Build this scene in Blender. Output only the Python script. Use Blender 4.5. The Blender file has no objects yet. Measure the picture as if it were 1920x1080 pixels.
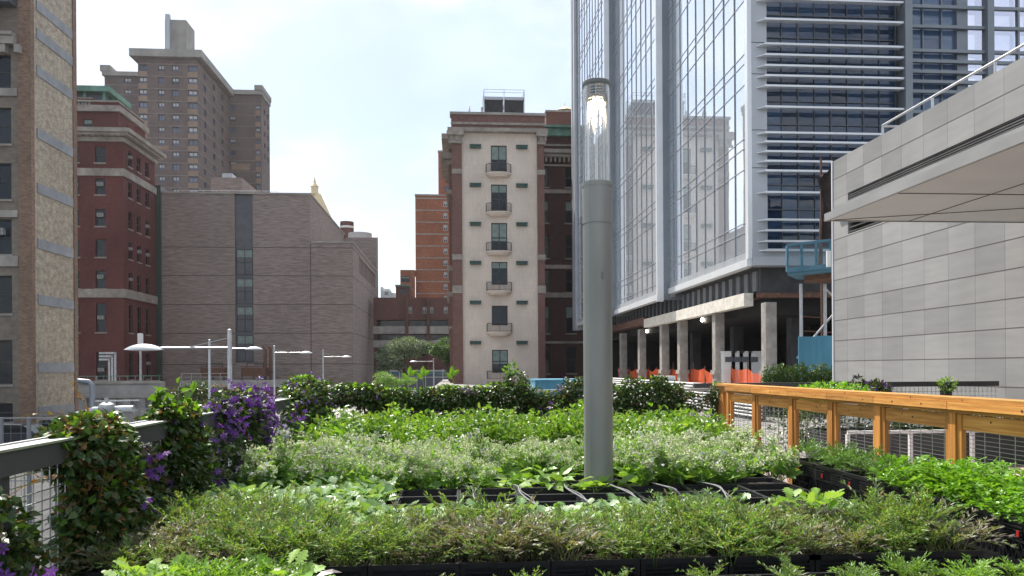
import bpy, math, random
import numpy as np
from mathutils import Vector, Matrix
R = math.radians
S = bpy.context.scene
COL = S.collection
random.seed(7); RNG = np.random.default_rng(11)

# ---------------------------------------------------------------- camera
EYE, F, CX, CY, ROLL, YAW = 1.6, 1400.0, 960.0, 690.0, 0.006, R(4.17)
cam = bpy.data.cameras.new('camera'); cam_o = bpy.data.objects.new('camera', cam); COL.objects.link(cam_o)
cam.sensor_width = 36; cam.lens = 36 * F / 1920; cam.shift_y = (CY - 540) / 1920
cam.clip_start = 0.1; cam.clip_end = 3000
cam_o.matrix_world = Matrix.Translation((0, 0, EYE)) @ Matrix.Rotation(-YAW, 4, 'Z') @ Matrix.Rotation(R(90), 4, 'X') @ Matrix.Rotation(-ROLL, 4, 'Z')
S.camera = cam_o
# ---------------------------------------------------------------- light
SUN_AZ, SUN_EL = R(-26), R(54)          # azimuth measured from +Y towards +X
w = bpy.data.worlds.new("World"); S.world = w; w.use_nodes = True
nt = w.node_tree; nt.nodes.clear()
N_ = nt.nodes.new; LK = nt.links.new
out = N_('ShaderNodeOutputWorld'); mix = N_('ShaderNodeMixShader'); b1 = N_('ShaderNodeBackground'); b2 = N_('ShaderNodeBackground')
sky = N_('ShaderNodeTexSky'); sky.sky_type = 'NISHITA'; sky.sun_disc = False; sky.sun_elevation = SUN_EL; sky.sun_rotation = SUN_AZ
sky.air_density = 1.0; sky.dust_density = 1.5
tc = N_('ShaderNodeTexCoord'); mp = N_('ShaderNodeMapping'); mp.inputs['Scale'].default_value = (1.0, 1.0, 1.7)
mp.inputs['Location'].default_value = (0.35, 0.1, 0.22)
n1 = N_('ShaderNodeTexNoise'); n1.inputs['Scale'].default_value = 2.6; n1.inputs['Detail'].default_value = 9; n1.inputs['Roughness'].default_value = .56
cr = N_('ShaderNodeValToRGB'); cr.color_ramp.elements[0].position = .40; cr.color_ramp.elements[1].position = .62
cr.color_ramp.elements[0].color = (.15, .15, .15, 1); cr.color_ramp.elements[1].color = (1, 1, 1, 1)
n2 = N_('ShaderNodeTexNoise'); n2.inputs['Scale'].default_value = 3.3; n2.inputs['Detail'].default_value = 6
c2 = N_('ShaderNodeValToRGB'); c2.color_ramp.elements[0].color = (.62, .73, .87, 1); c2.color_ramp.elements[1].color = (1, 1, 1, 1)
c2.color_ramp.elements[0].position = .42; c2.color_ramp.elements[1].position = .56
LK(tc.outputs['Generated'], mp.inputs[0]); LK(mp.outputs[0], n1.inputs[0]); LK(n1.outputs[0], cr.inputs[0])
LK(mp.outputs[0], n2.inputs[0]); LK(n2.outputs[0], c2.inputs[0]); LK(c2.outputs[0], b2.inputs[0])
LK(sky.outputs[0], b1.inputs[0]); LK(cr.outputs[0], mix.inputs[0]); LK(b1.outputs[0], mix.inputs[1]); LK(b2.outputs[0], mix.inputs[2]); LK(mix.outputs[0], out.inputs[0])
b1.inputs[1].default_value = 0.08; b2.inputs[1].default_value = 0.66
sl = bpy.data.lights.new('sun', 'SUN'); sl.energy = 4.0; sl.angle = R(.6); sl.color = (1, .95, .86)
so = bpy.data.objects.new('sun', sl); COL.objects.link(so)
sd = Vector((math.sin(SUN_AZ) * math.cos(SUN_EL), math.cos(SUN_AZ) * math.cos(SUN_EL), math.sin(SUN_EL)))
so.rotation_euler = (-sd).to_track_quat('-Z', 'Y').to_euler(); so.location = (0, 0, 90)
S.view_settings.view_transform = 'Standard'; S.view_settings.look = 'None'; S.view_settings.gamma = 1
S.view_settings.exposure = 1.05
S.render.engine = 'CYCLES'

# ---------------------------------------------------------------- pixel helpers (photo px -> world, for measuring)
def ray(px, py):
    u, v = px - CX, CY - py
    ut = u * math.cos(ROLL) + v * math.sin(ROLL); vt = -u * math.sin(ROLL) + v * math.cos(ROLL)
    ut /= F; vt /= F
    return (math.sin(YAW) + ut * math.cos(YAW), math.cos(YAW) - ut * math.sin(YAW), vt)
def PY(px, py, Y):
    a, b, c = ray(px, py); t = Y / b; return a * t, EYE + c * t
def PX(px, py, X):
    a, b, c = ray(px, py); t = X / a; return b * t, EYE + c * t
def XY(px, Y, py=600): return PY(px, py, Y)[0]
def ZY(px, py, Y): return PY(px, py, Y)[1]

# ---------------------------------------------------------------- materials
def newmat(name):
    m = bpy.data.materials.new(name); m.use_nodes = True; t = m.node_tree; t.nodes.clear()
    o = t.nodes.new('ShaderNodeOutputMaterial'); p = t.nodes.new('ShaderNodeBsdfPrincipled'); t.links.new(p.outputs[0], o.inputs[0])
    return m, t, p, o
def pmat(name, c1, c2=None, scale=3, rough=.7, metal=0, spec=.5, bump=0, stretch=(1, 1, 1), coord='UV', detail=5, emit=None, estr=1, pos=(.35, .65), dirt=0):
    m, t, p, o = newmat(name); p.inputs['Base Color'].default_value = (*c1, 1)
    p.inputs['Roughness'].default_value = rough; p.inputs['Metallic'].default_value = metal; p.inputs['Specular IOR Level'].default_value = spec
    if c2 or bump:
        tc = t.nodes.new('ShaderNodeTexCoord'); mp = t.nodes.new('ShaderNodeMapping'); mp.inputs['Scale'].default_value = stretch
        n = t.nodes.new('ShaderNodeTexNoise'); n.inputs['Scale'].default_value = scale; n.inputs['Detail'].default_value = detail
        t.links.new(tc.outputs[coord], mp.inputs[0]); t.links.new(mp.outputs[0], n.inputs[0])
        if c2:
            r = t.nodes.new('ShaderNodeValToRGB'); r.color_ramp.elements[0].position = pos[0]; r.color_ramp.elements[1].position = pos[1]
            r.color_ramp.elements[0].color = (*c1, 1); r.color_ramp.elements[1].color = (*c2, 1)
            t.links.new(n.outputs[0], r.inputs[0]); src = r.outputs[0]
            if dirt:
                n3 = t.nodes.new('ShaderNodeTexNoise'); n3.inputs['Scale'].default_value = .35; n3.inputs['Detail'].default_value = 6
                mp3 = t.nodes.new('ShaderNodeMapping'); mp3.inputs['Scale'].default_value = (1.6, .5, 1)
                t.links.new(tc.outputs[coord], mp3.inputs[0]); t.links.new(mp3.outputs[0], n3.inputs[0])
                mr = t.nodes.new('ShaderNodeMapRange'); mr.inputs[1].default_value = .3; mr.inputs[2].default_value = .7; mr.inputs[3].default_value = 1 - dirt; mr.inputs[4].default_value = 1 + dirt * .4
                t.links.new(n3.outputs[0], mr.inputs[0])
                mx = t.nodes.new('ShaderNodeVectorMath'); mx.operation = 'SCALE'; t.links.new(src, mx.inputs[0]); t.links.new(mr.outputs[0], mx.inputs['Scale']); src = mx.outputs[0]
            t.links.new(src, p.inputs['Base Color'])
        if bump:
            b = t.nodes.new('ShaderNodeBump'); b.inputs['Strength'].default_value = bump; b.inputs['Distance'].default_value = .03
            t.links.new(n.outputs[0], b.inputs['Height']); t.links.new(b.outputs[0], p.inputs['Normal'])
    if emit:
        p.inputs['Emission Color'].default_value = (*emit, 1); p.inputs['Emission Strength'].default_value = estr
    return m
def bmat(name, c1, c2, mortar, bw=.22, bh=.08, ms=.012, offset=.5, rough=.85, big=.25, bigs=.25, fine=.12, spec=.3, bstretch=(1, 1, 1), phase=None):
    m, t, p, o = newmat(name); p.inputs['Roughness'].default_value = rough; p.inputs['Specular IOR Level'].default_value = spec
    tc = t.nodes.new('ShaderNodeTexCoord'); br = t.nodes.new('ShaderNodeTexBrick'); br.offset = offset; br.squash = 1
    for k, v in (('Color1', c1), ('Color2', c2), ('Mortar', mortar)): br.inputs[k].default_value = (*v, 1)
    br.inputs['Scale'].default_value = 1; br.inputs['Mortar Size'].default_value = ms; br.inputs['Brick Width'].default_value = bw; br.inputs['Row Height'].default_value = bh
    br.inputs['Mortar Smooth'].default_value = .1
    if phase:
        mq = t.nodes.new('ShaderNodeMapping'); mq.inputs['Location'].default_value = (-phase[0], -phase[1], 0); t.links.new(tc.outputs['UV'], mq.inputs[0]); t.links.new(mq.outputs[0], br.inputs[0])
    else: t.links.new(tc.outputs['UV'], br.inputs[0])
    def noise(s, st, lo, hi, det=5):
        mp = t.nodes.new('ShaderNodeMapping'); mp.inputs['Scale'].default_value = st
        n = t.nodes.new('ShaderNodeTexNoise'); n.inputs['Scale'].default_value = s; n.inputs['Detail'].default_value = det
        t.links.new(tc.outputs['UV'], mp.inputs[0]); t.links.new(mp.outputs[0], n.inputs[0])
        mr = t.nodes.new('ShaderNodeMapRange'); mr.inputs[1].default_value = .3; mr.inputs[2].default_value = .7; mr.inputs[3].default_value = lo; mr.inputs[4].default_value = hi
        t.links.new(n.outputs[0], mr.inputs[0]); return mr.outputs[0]
    a = noise(bigs, (1, .6, 1), 1 - big, 1 + big * .6); b = noise(2.2, bstretch, 1 - fine, 1 + fine)
    mu = t.nodes.new('ShaderNodeMath'); mu.operation = 'MULTIPLY'; t.links.new(a, mu.inputs[0]); t.links.new(b, mu.inputs[1])
    sc = t.nodes.new('ShaderNodeVectorMath'); sc.operation = 'SCALE'; t.links.new(br.outputs[0], sc.inputs[0]); t.links.new(mu.outputs[0], sc.inputs['Scale'])
    t.links.new(sc.outputs[0], p.inputs['Base Color'])
    return m
def glassmat(name, c1, c2, rough=.04, spec=.8, bump=.0, bs=1.2, metal=0, bst=(1, 1, 1)):
    m, t, p, o = newmat(name); p.inputs['Roughness'].default_value = rough; p.inputs['Specular IOR Level'].default_value = spec; p.inputs['Metallic'].default_value = metal
    oi = t.nodes.new('ShaderNodeObjectInfo'); g = t.nodes.new('ShaderNodeNewGeometry'); ad = t.nodes.new('ShaderNodeMath'); ad.operation = 'ADD'
    fr = t.nodes.new('ShaderNodeMath'); fr.operation = 'FRACT'
    t.links.new(oi.outputs['Random'], ad.inputs[0]); t.links.new(g.outputs['Random Per Island'], ad.inputs[1]); t.links.new(ad.outputs[0], fr.inputs[0])
    r = t.nodes.new('ShaderNodeValToRGB'); r.color_ramp.elements[0].color = (*c1, 1); r.color_ramp.elements[1].color = (*c2, 1)
    t.links.new(fr.outputs[0], r.inputs[0]); t.links.new(r.outputs[0], p.inputs['Base Color'])
    if bump:
        tc = t.nodes.new('ShaderNodeTexCoord'); mp = t.nodes.new('ShaderNodeMapping'); mp.inputs['Scale'].default_value = bst
        n = t.nodes.new('ShaderNodeTexNoise'); n.inputs['Scale'].default_value = bs; n.inputs['Detail'].default_value = 2
        t.links.new(tc.outputs['UV'], mp.inputs[0]); t.links.new(mp.outputs[0], n.inputs[0])
        b = t.nodes.new('ShaderNodeBump'); b.inputs['Strength'].default_value = 1; b.inputs['Distance'].default_value = bump
        t.links.new(n.outputs[0], b.inputs['Height']); t.links.new(b.outputs[0], p.inputs['Normal'])
    return m
def thinglass(name, tint=(.9, .95, .95), refl=.12):
    m, t, p, o = newmat(name); t.nodes.remove(p)
    tr = t.nodes.new('ShaderNodeBsdfTransparent'); tr.inputs[0].default_value = (*tint, 1); gl = t.nodes.new('ShaderNodeBsdfGlossy'); gl.inputs['Roughness'].default_value = .03
    lw = t.nodes.new('ShaderNodeLayerWeight'); lw.inputs[0].default_value = .25
    mr = t.nodes.new('ShaderNodeMapRange'); mr.inputs[3].default_value = refl; mr.inputs[4].default_value = .9
    mx = t.nodes.new('ShaderNodeMixShader'); t.links.new(lw.outputs['Facing'], mr.inputs[0]); t.links.new(mr.outputs[0], mx.inputs[0]); t.links.new(tr.outputs[0], mx.inputs[1]); t.links.new(gl.outputs[0], mx.inputs[2]); t.links.new(mx.outputs[0], o.inputs[0])
    return m
def leafmat(name, cols, transl=.4, rough=.42, tcol=(1.3, 1.25, .5), spec=.45):
    m, t, p, o = newmat(name); g = t.nodes.new('ShaderNodeNewGeometry'); oi = t.nodes.new('ShaderNodeObjectInfo')
    r = t.nodes.new('ShaderNodeValToRGB'); cr = r.color_ramp
    while len(cr.elements) < len(cols): cr.elements.new(.5)
    for i, c in enumerate(cols): cr.elements[i].position = i / (len(cols) - 1); cr.elements[i].color = (*c, 1)
    t.links.new(g.outputs['Random Per Island'], r.inputs[0])
    mr = t.nodes.new('ShaderNodeMapRange'); mr.inputs[3].default_value = .8; mr.inputs[4].default_value = 1.2; t.links.new(oi.outputs['Random'], mr.inputs[0])
    sc = t.nodes.new('ShaderNodeVectorMath'); sc.operation = 'SCALE'; t.links.new(r.outputs[0], sc.inputs[0]); t.links.new(mr.outputs[0], sc.inputs['Scale'])
    t.links.new(sc.outputs[0], p.inputs['Base Color']); p.inputs['Roughness'].default_value = rough; p.inputs['Specular IOR Level'].default_value = spec
    tb = t.nodes.new('ShaderNodeBsdfTranslucent'); vm = t.nodes.new('ShaderNodeVectorMath'); vm.operation = 'MULTIPLY'; vm.inputs[1].default_value = tcol
    t.links.new(sc.outputs[0], vm.inputs[0]); t.links.new(vm.outputs[0], tb.inputs[0])
    mx = t.nodes.new('ShaderNodeMixShader'); mx.inputs[0].default_value = transl; t.links.new(p.outputs[0], mx.inputs[1]); t.links.new(tb.outputs[0], mx.inputs[2]); t.links.new(mx.outputs[0], o.inputs[0])
    return m

M = {}
M['asphalt'] = pmat('asphalt', (.04, .04, .042), (.075, .075, .075), 1.5, .9, bump=.2, coord='Object', dirt=.3)
M['plaza'] = bmat('plaza', (.25, .24, .23), (.30, .285, .27), (.16, .155, .15), 1.2, 1.2, .01, 0, .8, .15)
M['pinkpave'] = bmat('pink_paving', (.40, .28, .26), (.48, .36, .33), (.3, .26, .25), .2, .1, .008, .5, .8, .15)
M['deck'] = pmat('deck', (.12, .115, .11), (.2, .19, .18), 6, .85, coord='Object')
M['concrete'] = pmat('concrete', (.30, .285, .265), (.42, .40, .375), 1.3, .85, bump=.15, dirt=.25)
M['precast'] = pmat('precast', (.62, .58, .50), (.78, .74, .66), 3, .85, bump=.3, dirt=.15)
M['stone'] = pmat('stone', (.30, .27, .24), (.42, .38, .34), 1.2, .85, dirt=.3)
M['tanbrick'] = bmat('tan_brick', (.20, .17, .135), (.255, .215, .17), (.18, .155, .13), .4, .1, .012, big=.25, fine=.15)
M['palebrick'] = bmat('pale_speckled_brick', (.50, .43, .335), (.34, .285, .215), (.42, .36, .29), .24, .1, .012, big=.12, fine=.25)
M['quoin'] = bmat('quoin_brick', (.32, .20, .14), (.20, .12, .09), (.2, .16, .12), .3, .1, .012)
M['bluestone'] = pmat('blue_grey_stone', (.27, .28, .30), (.33, .34, .355), 1.5, .7, dirt=.2)
M['redbrick'] = bmat('dark_red_brick', (.115, .028, .026), (.155, .042, .038), (.10, .05, .046), .24, .08, .01, big=.25)
M['limestone'] = pmat('limestone', (.27, .235, .20), (.38, .34, .30), 1.6, .85, dirt=.3)
M['copper'] = pmat('green_copper', (.10, .22, .17), (.17, .31, .25), 1, .75, dirt=.3)
M['greybrick'] = bmat('grey_brown_brick', (.33, .27, .245), (.23, .188, .17), (.25, .205, .187), .9, .12, .012, big=.12, bigs=.12, fine=.2, bstretch=(.35, 2.2, 1))
M['joint'] = pmat('joint', (.09, .075, .068), rough=.9)
M['bluepanel'] = pmat('blue_grey_metal_panel', (.085, .09, .105), (.11, .115, .13), 1, .5)
M['greenglass'] = glassmat('green_glass', (.03, .055, .055), (.07, .11, .105), .08)
M['brownbrick'] = bmat('brown_brick', (.155, .112, .102), (.195, .145, .130), (.17, .135, .125), .5, .16, .02, big=.2)
M['tanpanel'] = pmat('tan_panel', (.26, .18, .125), (.32, .23, .16), 1, .8)
M['slabline'] = pmat('floor_slab_line', (.27, .225, .2), (.2, .16, .14), .8, .8)
M['greyconc'] = pmat('grey_concrete', (.30, .28, .255), (.37, .345, .315), .5, .85, dirt=.2)
M['orangebrick'] = bmat('orange_brick', (.36, .125, .06), (.27, .09, .045), (.30, .14, .09), .5, .16, .02, big=.25, fine=.15)
M['brownred'] = bmat('brown_red_brick', (.125, .058, .048), (.165, .08, .066), (.14, .08, .07), .3, .1, .012, big=.2)
M['darkred'] = bmat('shaded_dark_brick', (.068, .032, .028), (.095, .045, .038), (.08, .045, .04), .3, .1, .012, big=.2)  # darker brick: the wing's shadow is put into the colour
M['stucco'] = bmat('beige_stucco', (.68, .58, .50), (.71, .61, .525), (.64, .545, .47), 1.2, .45, .012, .5, .85, .14, .28, .07, .3, (4, .4, 1))
M['pilbrick'] = bmat('pilaster_brick', (.20, .10, .085), (.15, .075, .062), (.2, .13, .11), .3, .1, .012, big=.15)
M['glass'] = glassmat('window_glass', (.010, .012, .016), (.022, .026, .032), .05, .4, .012, .7)
M['glassblue'] = glassmat('blue_window_glass', (.05, .06, .09), (.16, .18, .25), .06, .8)
M['blind'] = pmat('window_blind', (.17, .23, .21), (.25, .32, .29), 2, .6)
M['wblind'] = pmat('white_blind', (.42, .42, .42), (.55, .55, .55), 2, .6)
M['frame'] = pmat('dark_window_frame', (.028, .030, .034), rough=.5)
M['wframe'] = pmat('pale_window_frame', (.42, .42, .42), rough=.6)
M['dblue'] = pmat('dull_blue_frame', (.07, .075, .10), rough=.6)
M['ac'] = pmat('air_conditioner_casing', (.42, .42, .40), (.3, .3, .29), 6, .6)
M['greenmetal'] = pmat('green_painted_metal', (.022, .06, .05), (.03, .075, .06), 3, .5)
M['blackmetal'] = pmat('black_metal', (.018, .018, .02), (.03, .03, .032), 5, .5)
M['galv'] = pmat('galvanised_steel', (.42, .43, .44), (.58, .59, .60), 4, .38, .75)
M['alu'] = pmat('pale_grey_aluminium', (.42, .44, .47), (.47, .49, .52), .7, .42, .25)
M['aludark'] = pmat('grey_aluminium_fin', (.20, .225, .25), (.24, .26, .285), .7, .4, .3)
M['alubright'] = pmat('bright_aluminium_trim', (.72, .74, .77), (.78, .80, .82), .7, .35, .2)
M['mirror'] = glassmat('reflective_curtain_glass', (.66, .72, .79), (.74, .80, .87), .015, .9, .0012, .5, .66, (1, .35, 1))
M['navy'] = glassmat('navy_curtain_glass', (.006, .018, .045), (.022, .06, .13), .03, .8, .035, .8, 0, (.35, 1.6, 1))
M['bluegl'] = glassmat('blue_curtain_glass', (.05, .09, .17), (.10, .16, .27), .03, 1.0, .035, .8, 0, (.35, 1.6, 1))
M['skygl'] = thinglass('clear_corner_glass', (.80, .83, .93), .06)
M['darkvoid'] = pmat('dark_interior', (.012, .011, .011), (.022, .02, .02), 1, .9)  # near-black: the gloom of inner spaces is put into the colour
M['soffit'] = pmat('dark_grey_soffit', (.055, .055, .058), (.085, .085, .088), 1.5, .8)
M['rust'] = pmat('rusty_steel', (.10, .045, .030), (.18, .09, .06), 4, .8)
M['colconc'] = pmat('rough_column_concrete', (.28, .255, .23), (.42, .39, .36), 2.2, .9, bump=.3, dirt=.3)
M['netting'] = pmat('orange_netting', (.75, .10, .025), (.85, .15, .04), 6, .7)
_m = M['netting']; _t = _m.node_tree; _p = [n for n in _t.nodes if n.type == 'BSDF_PRINCIPLED'][0]; _p.inputs['Alpha'].default_value = .72
M['ivy'] = leafmat('ivy_hedge_leaf', [(.04, .09, .02), (.08, .15, .035), (.06, .12, .03), (.13, .20, .06)], .25)
_zr = [PX(1565, y, 11.)[1] for y in (677, 488)]; PH = (_zr[1] - _zr[0]) / 5; _yc = [PX(x, 600, 11.)[0] for x in (1589, 1885)]; PW = (_yc[0] - _yc[1]) / 7
M['panel'] = bmat('grey_wall_panel', (.235, .235, .234), (.315, .312, .305), (.10, .098, .095), PW, PH, .005, 0, .62, .12, .5, .06, .3, (.5, 3, 1), phase=(_yc[0] - 40 * PW, _zr[0] - 20 * PH))
M['panelflat'] = pmat('grey_panel_soffit', (.50, .495, .485), (.57, .565, .555), .8, .35, spec=.5)
M['fascia'] = pmat('grey_metal_fascia', (.25, .25, .25), (.31, .31, .31), 1, .5)
M['slat'] = pmat('dark_louvre_slat', (.03, .03, .03), rough=.5)
M['blueply'] = pmat('blue_painted_plywood', (.07, .24, .36), (.10, .31, .44), 1.2, .8, stretch=(2, .4, 1), dirt=.3)
M['bluerail'] = pmat('blue_painted_board', (.05, .14, .20), (.08, .2, .27), 3, .7)
M['bluemesh'] = thinglass('blue_debris_mesh', (.45, .60, .68), .03)
M['darknet'] = pmat('dark_brown_debris_net', (.022, .014, .013), (.04, .026, .024), 3, .9, coord='Object')
M['white'] = pmat('white_paint', (.72, .72, .70), (.80, .80, .78), 2, .5)
def orand(m, lo, hi):
    t = m.node_tree; p = [n for n in t.nodes if n.type == 'BSDF_PRINCIPLED'][0]; src = p.inputs['Base Color'].links[0].from_socket
    oi = t.nodes.new('ShaderNodeObjectInfo'); mr = t.nodes.new('ShaderNodeMapRange'); mr.inputs[3].default_value = lo; mr.inputs[4].default_value = hi; t.links.new(oi.outputs['Random'], mr.inputs[0])
    sc = t.nodes.new('ShaderNodeVectorMath'); sc.operation = 'SCALE'; t.links.new(src, sc.inputs[0]); t.links.new(mr.outputs[0], sc.inputs['Scale']); t.links.new(sc.outputs[0], p.inputs['Base Color'])
M['wood'] = pmat('orange_stained_cedar', (.48, .165, .030), (.70, .30, .065), 3.5, .55, stretch=(1, 9, 1), bump=.1, detail=7, coord='UV', pos=(.3, .7), dirt=.25)
M['woodH'] = pmat('orange_stained_cedar_rail', (.48, .18, .036), (.84, .42, .11), 3.5, .55, stretch=(.6, 10, 1), bump=.1, detail=7, coord='UV', pos=(.3, .7), dirt=.25)
M['woodV'] = pmat('orange_stained_cedar_post', (.44, .16, .033), (.76, .35, .085), 3.5, .55, stretch=(10, .6, 1), bump=.1, detail=7, coord='UV', pos=(.3, .7), dirt=.25)
orand(M['woodH'], .75, 1.35); orand(M['woodV'], .75, 1.3)
M['knot'] = pmat('wood_knot', (.10, .035, .012), rough=.7)
M['crate'] = pmat('black_crate_plastic', (.012, .012, .013), (.022, .022, .024), 8, .42, spec=.5)
M['soil'] = pmat('potting_soil', (.018, .012, .009), (.05, .035, .026), 30, .95, bump=.6, coord='Object')
M['red'] = pmat('red_crate_tag', (.45, .02, .02), rough=.5)
M['tube'] = pmat('grey_irrigation_tube', (.25, .25, .26), rough=.4)
M['lamp'] = pmat('grey_lamp_paint', (.265, .265, .252), (.32, .32, .305), 2.2, .42, .15, stretch=(3, .5, 1), bump=0, dirt=.14)
M['lamp2'] = pmat('grey_lamp_cap_paint', (.16, .165, .16), rough=.4, metal=.3)
M['tubeglass'] = thinglass('clear_lamp_glass', (.93, .94, .93), .10)
M['chrome'] = pmat('polished_reflector', (.75, .74, .72), rough=.12, metal=1)
M['glow'] = pmat('lit_lamp', (1, .85, .6), emit=(1, .74, .42), estr=5)
M['worklight'] = pmat('lit_work_light', (1, .9, .7), emit=(1, .92, .75), estr=14)
M['gold'] = pmat('gilded_roof', (.68, .50, .24), (.78, .60, .34), 1, .55)
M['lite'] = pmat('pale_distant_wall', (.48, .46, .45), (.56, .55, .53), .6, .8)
M['carpaint'] = pmat('dark_blue_car_paint', (.02, .025, .035), rough=.2, spec=.8)
M['rubber'] = pmat('tyre_rubber', (.015, .015, .015), rough=.9)
M['redlamp'] = pmat('tail_lamp_red', (.5, .02, .02), rough=.3)
M['bark'] = pmat('bark', (.05, .038, .028), (.09, .07, .05), 6, .95, coord='Object', bump=.4)
M['stem'] = pmat('green_stem', (.10, .16, .05), rough=.6)
M['tendril'] = pmat('vine_stem', (.10, .06, .035), rough=.7)
M['mizuna'] = leafmat('mizuna_leaf', [(.10, .24, .035), (.17, .32, .06), (.16, .21, .07), (.12, .27, .04), (.27, .24, .20), (.11, .26, .04), (.18, .16, .11), (.30, .44, .11), (.14, .30, .05)], .45)
M['mizunap'] = leafmat('purple_mizuna_leaf', [(.13, .23, .05), (.19, .18, .11), (.28, .23, .22), (.13, .11, .08), (.32, .26, .26), (.14, .25, .05), (.30, .34, .14)], .38)
M['bright'] = leafmat('bright_lettuce_leaf', [(.13, .27, .03), (.21, .38, .05), (.17, .32, .06), (.28, .42, .10)], .42)
M['kale'] = leafmat('kale_leaf', [(.14, .27, .07), (.22, .36, .14), (.16, .32, .05), (.26, .38, .20)], .35)
M['borleaf'] = leafmat('borage_leaf', [(.15, .33, .05), (.24, .43, .08), (.20, .36, .09), (.33, .48, .16)], .35)
M['borbud'] = leafmat('borage_bud', [(.52, .62, .34), (.68, .72, .50), (.82, .80, .68), (.44, .58, .24), (.70, .62, .58)], .3, .6, (1.1, 1.1, .85))
M['blueflower'] = leafmat('blue_flower', [(.40, .38, .68), (.75, .70, .78), (.85, .83, .82)], .3, .6, (1, 1, 1.2))
M['pepper'] = leafmat('pepper_leaf', [(.09, .20, .025), (.15, .29, .04), (.11, .23, .03), (.21, .36, .06), (.28, .38, .08)], .42, .36)
M['parsley'] = leafmat('parsley_leaf', [(.12, .30, .02), (.20, .40, .03), (.16, .36, .04), (.26, .44, .07)], .42, .38)
M['dill'] = leafmat('dill_leaf', [(.09, .20, .04), (.14, .26, .06), (.11, .22, .05)], .35)
M['purpleaf'] = leafmat('purple_leaf', [(.16, .13, .13), (.24, .20, .20)], .2, .4, (1.2, .8, .8))
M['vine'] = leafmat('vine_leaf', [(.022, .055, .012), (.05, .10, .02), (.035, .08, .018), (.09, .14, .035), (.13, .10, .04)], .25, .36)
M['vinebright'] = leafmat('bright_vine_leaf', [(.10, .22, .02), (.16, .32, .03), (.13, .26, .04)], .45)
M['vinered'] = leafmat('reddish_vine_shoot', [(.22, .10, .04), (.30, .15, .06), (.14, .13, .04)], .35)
M['purple'] = leafmat('purple_clematis', [(.075, .018, .19), (.12, .032, .26), (.20, .075, .36), (.05, .012, .13)], .35, .5, (1.2, .9, 1.2))
M['treepale'] = leafmat('pale_tree_leaf', [(.10, .155, .085), (.18, .24, .15), (.06, .10, .05), (.24, .29, .21)], .25, .5)
M['treegreen'] = leafmat('green_tree_leaf', [(.06, .14, .02), (.10, .21, .03), (.05, .11, .02)], .35)

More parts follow.
